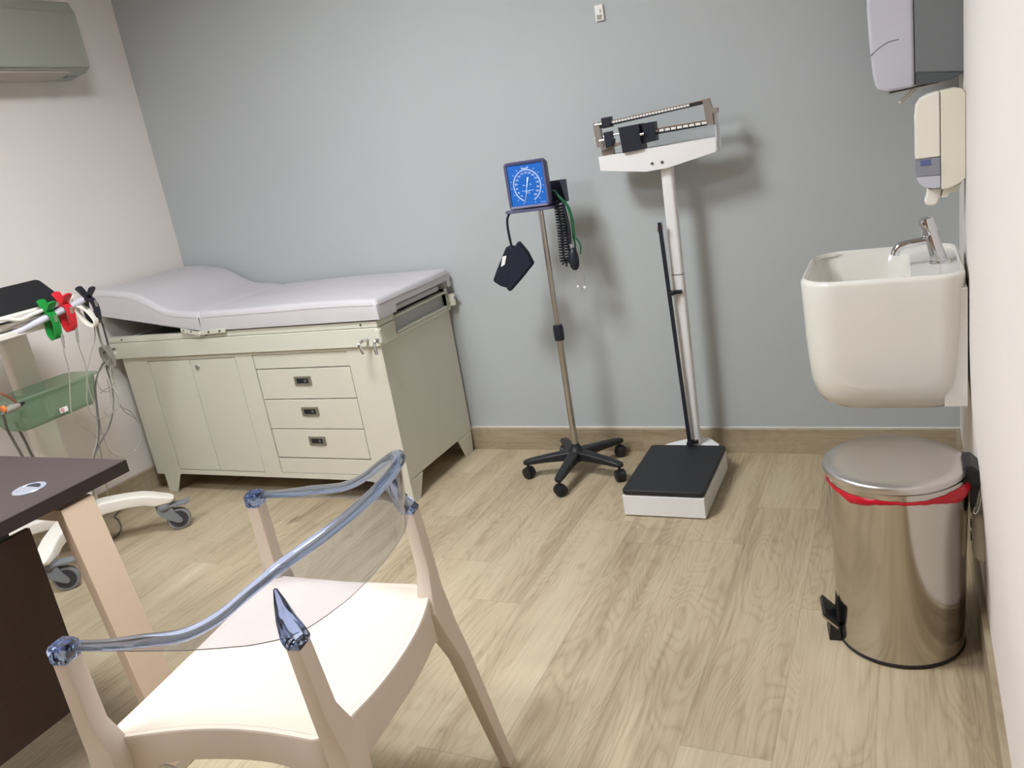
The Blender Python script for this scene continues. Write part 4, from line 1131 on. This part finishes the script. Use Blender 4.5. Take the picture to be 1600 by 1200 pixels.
# recorder on the tray
Rc = thing('ecg_recorder', 'white recorder with sloping black top on the white equipment cart', 'medical recorder', (-3.29, -1.29, 1.008))
def yprism(pts, y0, y1, **k): return MB().prism(pts, 'y', y0, y1)
put('housing', yprism([(-3.375, 1.009), (-3.215, 1.009), (-3.192, 1.030), (-3.188, 1.062), (-3.200, 1.071), (-3.225, 1.082), (-3.318, 1.152), (-3.345, 1.160), (-3.370, 1.140)], -1.520, -1.050), M_cart, Rc, bevel=.005, seg=3)
Ms = Matrix.Translation((-3.2485, -1.285, 1.1055)) @ Matrix.Rotation(radians(37.0), 4, 'Y')
mb = MB(Ms); mb.prism(rrect(-.012, 0, .075, .234, .018, 5), 'z', -.003, .006)
put('black_panel', mb, M_black, Rc, bevel=.002)
put('dark_slot', yprism([(-3.192, 1.040), (-3.1865, 1.040), (-3.1865, 1.048), (-3.192, 1.048)], -1.505, -1.060), M_navyp, Rc)
mb = MB(); mb.tube(smooth_path([(-3.170, -1.52, 1.062), (-3.168, -1.42, 1.064), (-3.166, -1.34, 1.063), (-3.160, -1.28, 1.045), (-3.160, -1.22, 1.052), (-3.168, -1.10, 1.062), (-3.176, -1.03, 1.066)], 6), .0075, 10)
put('front_rim', mb, M_cwhite, Rc)
# basket
mb = MB(); b0, b1, c0, c1_ = -3.375, -3.180, -1.40, -1.012
rings = []
def bring(z, ins, r, off=0): return [(p, q_, z) for p, q_ in rrect((b0 + b1) / 2 + off, (c0 + c1_) / 2, (b1 - b0) / 2 - ins, (c1_ - c0) / 2 - ins, r, 5)]
rings = [bring(.628, .050, .02), bring(.630, .030, .03), bring(.650, .018, .035), bring(.745, .006, .035), bring(.750, -.006, .04), bring(.756, -.006, .04), bring(.757, .004, .036), bring(.745, .009, .034), bring(.652, .021, .032), bring(.634, .035, .025), bring(.6325, .055, .02)]
mb.loft(rings)
Bk = put('storage_basket', mb, M_bin, Ct, angle=50)
mb = MB()
mb.box(-3.372, -3.195, -1.276, -1.273, .650, .742)
put('divider', mb, M_bin, Bk)
st_ = put('warning_label', MB().box(-3.1935, -3.1905, -1.222, -1.188, .648, .668), M_paper, Bk)
mb = MB(); mb.M = Matrix.Translation((-3.1903, -1.212, .658)) @ Matrix.Rotation(radians(90), 4, 'Y')
rgs = []
pp = [(.0065 * cos(2 * pi * k / 20), .0065 * sin(2 * pi * k / 20), 0) for k in range(20)]
mb.tube(pp, .0012, 6, cyclic=True); mb.tube([(-.0046, -.0046, 0), (.0046, .0046, 0)], .0011, 6)
put('prohibition_mark', mb, M_redbag, st_)

# ---------------------------------------------------------------- limb clamps on the bar
def band(mb, path, th, wd):
    P = [Vector((p[0], 0, p[1])) for p in smooth_path([(a, b, 0) for a, b in path], 5)] if False else [Vector((p[0], 0, p[1])) for p in smooth_path([(a, b, 0) for a, b in path], 5)]
    m = len(P); rings = []
    for i, p in enumerate(P):
        t = (P[min(i + 1, m - 1)] - P[max(i - 1, 0)]).normalized(); n = Vector((-t.z, 0, t.x))
        f = i / (m - 1)
        w_ = wd(f) / 2; h_ = th / 2
        rings.append([tuple(p + n * h_ + Vector((0, w_, 0))), tuple(p - n * h_ + Vector((0, w_, 0))), tuple(p - n * h_ - Vector((0, w_, 0))), tuple(p + n * h_ - Vector((0, w_, 0)))])
    mb.loft(rings)
def ear_w(f): return .010 + .028 * sm(0, .06, f) - .006 * sm(.12, .3, f)
# smooth_path works in 3D: feed (a, b, 0) and read back a, b
def _sp(path): return smooth_path([(a, b, 0) for a, b in path], 5)
def clamp(colname, m, loc, rz, ry, label, scale=1.0, lead=True):
    C_ = thing('limb_clamp', label, 'clamp electrode', loc, 'coloured limb clamps on the cart bar')
    M_ = Matrix.Translation(loc) @ Matrix.Rotation(rz, 4, 'Z') @ Matrix.Rotation(ry, 4, 'Y') @ Matrix.Scale(scale, 4)
    mb = MB(M_); band(mb, [(-.036, .078), (-.026, .066), (-.008, .040), (.012, .024), (.022, .000), (.024, -.030), (.018, -.062), (.004, -.074)], .0080, ear_w)
    j = put('jaw', mb, m, C_, bevel=.0015)
    mb = MB(M_); band(mb, [(.030, .074), (.022, .060), (.006, .040), (-.012, .022), (-.020, .000), (-.022, -.030), (-.016, -.060), (-.002, -.078)], .0080, ear_w)
    put('jaw', mb, m, C_, bevel=.0015)
    mb = MB(M_); mb.cyl((-.001, -.014, .033), (-.001, .014, .033), .0045, n=12)
    put('pivot', mb, M_chrome, C_)
    mb = MB(M_); mb.box(.0255, .0290, -.006, .006, -.006, .020)
    put('electrode_tab', mb, M_metaltab, C_)
    return C_
clamp('green', M_green, (-3.152, -1.165, 1.013), .05, .12, 'green limb clamp hanging on the cart bar')
clamp('red', M_red, (-3.138, -1.102, 1.028), .10, .10, 'red limb clamp hanging on the cart bar')
clamp('white', M_cwhite, (-3.118, -1.050, 1.012), .35, -.55, 'white limb clamp hanging on the cart bar', .92)
clamp('black', M_cblack, (-3.105, -1.016, 1.030), .25, .05, 'black limb clamp at the end of the cart bar')
# ---------------------------------------------------------------- leads
def lead(path, r, m, k=6): return MB().tube(smooth_path(path, k), r, 7), m
Ld = thing('electrode_leads', 'bundle of tangled grey electrode leads hanging from the clamps', 'cable bundle', (-3.15, -1.05, .80))
def ld(name, path, r, m=None, par=Ld):
    return put(name, MB().tube(smooth_path(path, 6), r, 7), m or M_cable, par)
ld('lead', [(-3.130, -1.150, .945), (-3.124, -1.163, .925), (-3.120, -1.177, .887), (-3.120, -1.183, .806), (-3.120, -1.207, .729), (-3.120, -1.227, .652), (-3.120, -1.209, .594), (-3.120, -1.162, .524), (-3.15, -1.142, .43), (-3.19, -1.13, .33), (-3.22, -1.12, .24)], .0022)
ld('lead', [(-3.125, -1.092, .950), (-3.120, -1.102, .915), (-3.120, -1.109, .881), (-3.120, -1.107, .809), (-3.120, -1.128, .730), (-3.120, -1.149, .673), (-3.120, -1.146, .613), (-3.120, -1.107, .584), (-3.120, -1.036, .594), (-3.120, -1.008, .621), (-3.15, -.985, .68), (-3.17, -.965, .76)], .0022)
ld('lead', [(-3.108, -1.020, .960), (-3.115, -1.035, .895), (-3.120, -1.063, .853), (-3.120, -1.109, .781), (-3.120, -1.125, .715), (-3.120, -1.125, .627), (-3.120, -1.155, .521), (-3.120, -1.202, .448), (-3.15, -1.22, .34), (-3.2, -1.20, .24)], .0022)
ld('trunk_cable', [(-3.19, -.955, .780), (-3.20, -.975, .770), (-3.20, -1.031, .706), (-3.20, -1.060, .603), (-3.20, -1.086, .507), (-3.20, -1.143, .421), (-3.22, -1.17, .32), (-3.25, -1.17, .215)], .0042, M_cabled)
ld('trunk_cable', [(-3.19, -.950, .780), (-3.20, -.959, .750), (-3.20, -.960, .689), (-3.20, -.980, .597), (-3.20, -1.031, .516), (-3.20, -1.091, .471), (-3.20, -1.142, .424), (-3.24, -1.21, .31), (-3.26, -1.22, .215)], .0036, M_cabled)
ld('lead', [(-3.19, -.935, .790), (-3.20, -.940, .720), (-3.20, -.946, .654), (-3.20, -.944, .560), (-3.20, -.895, .494), (-3.20, -.891, .428), (-3.20, -.938, .375), (-3.20, -1.014, .368), (-3.20, -1.065, .422), (-3.20, -1.071, .501), (-3.20, -1.064, .567), (-3.20, -1.058, .650), (-3.17, -1.07, .74)], .0021)
ld('lead', [(-3.16, -.960, .790), (-3.15, -1.012, .770), (-3.15, -1.053, .734), (-3.15, -1.053, .690), (-3.15, -1.017, .670), (-3.15, -.977, .709), (-3.16, -.965, .761), (-3.17, -.955, .80)], .0019)
ld('lead', [(-3.16, -1.002, .720), (-3.15, -1.024, .627), (-3.15, -1.065, .597), (-3.15, -1.053, .570), (-3.15, -1.020, .603), (-3.15, -1.002, .687), (-3.16, -.97, .76)], .0019)
ld('lead', [(-3.15, -1.062, .675), (-3.15, -1.005, .681), (-3.15, -.989, .630), (-3.15, -.993, .593), (-3.15, -.953, .555), (-3.15, -.917, .479)], .0020)
ld('lead', [(-3.105, -1.002, .985), (-3.13, -.992, .95), (-3.15, -.983, .917), (-3.15, -.983, .859), (-3.15, -.961, .801)], .0050, M_cable)
ld('lead', [(-3.12, -1.000, 1.0), (-3.15, -.955, .95), (-3.17, -.940, .88), (-3.18, -.935, .82)], .0040, M_cabled)
mb = MB(Matrix.Translation((-3.185, -.948, .800)) @ Matrix.Rotation(.12, 4, 'X') @ Matrix.Rotation(-.45, 4, 'Z'))
mb.loft([[(p, q_, z) for p, q_ in rrect(0, 0, .013, hy_2, .006, 3)] for z, hy_2 in ((-.050, .012), (-.030, .022), (.010, .026), (.030, .024), (.045, .018))])
put('junction_block', mb, M_connector, Ld, angle=50)
for y in (-.972, -.925):
    mb = MB(); mb.tube([(-3.172, y, .822), (-3.160, y, .824)], .0055, 12); put('junction_plug', mb, M_cabled, Ld)
for (p0, p1) in (((-3.126, -1.158, .955), (-3.120, -1.172, .898)), ((-3.122, -1.094, .960), (-3.120, -1.108, .900))):
    mb = MB(); mb.tube([p0, tuple((Vector(p0) + Vector(p1)) / 2), p1], [.0035, .0058, .0028], 10); put('lead_plug', mb, M_connector, Ld)
# chest lead with orange ring, hanging at the left edge
Cl = thing('chest_lead', 'grey plug with orange ring and dark cords hanging by the green basket', 'cable', (-3.17, -1.40, .75))
mb = MB(); mb.tube([(-3.172, -1.440, .738), (-3.168, -1.415, .742), (-3.165, -1.385, .744)], [.010, .016, .009], 14); put('plug', mb, M_connector, Cl)
mb = MB(); mb.tube([(-3.173, -1.447, .748), (-3.172, -1.437, .750)], .013, 14); put('orange_ring', mb, M_orange, Cl)
mb = MB(); mb.tube([(-3.165, -1.382, .744), (-3.163, -1.366, .746)], [.009, .005], 12); put('plug_tip', mb, M_cblack, Cl)
ld('tube', [(-3.19, -1.44, .815), (-3.17, -1.420, .795), (-3.168, -1.400, .768), (-3.166, -1.392, .752)], .0045, M_brown, Cl)
ld('cord', [(-3.174, -1.45, .735), (-3.20, -1.435, .71), (-3.24, -1.415, .66), (-3.25, -1.400, .60), (-3.25, -1.387, .52), (-3.27, -1.37, .40), (-3.30, -1.30, .24)], .0052, M_cabled, Cl)
ld('cord', [(-3.30, -1.342, .66), (-3.30, -1.338, .631), (-3.30, -1.328, .569), (-3.30, -1.321, .504), (-3.30, -1.30, .40), (-3.31, -1.26, .24)], .0052, M_cabled, Cl)
Fc = put('floor_cable', MB().tube(smooth_path([(-3.60, -.80, .0035), (-3.56, -.885, .0035), (-3.495, -.918, .0035), (-3.396, -.988, .0035), (-3.349, -1.060, .0035), (-3.37, -1.12, .0035), (-3.44, -1.18, .0035)], 8), .0035, 8), M_cabled)
tag(Fc, 'grey cable curving on the floor under the cart', 'cable')
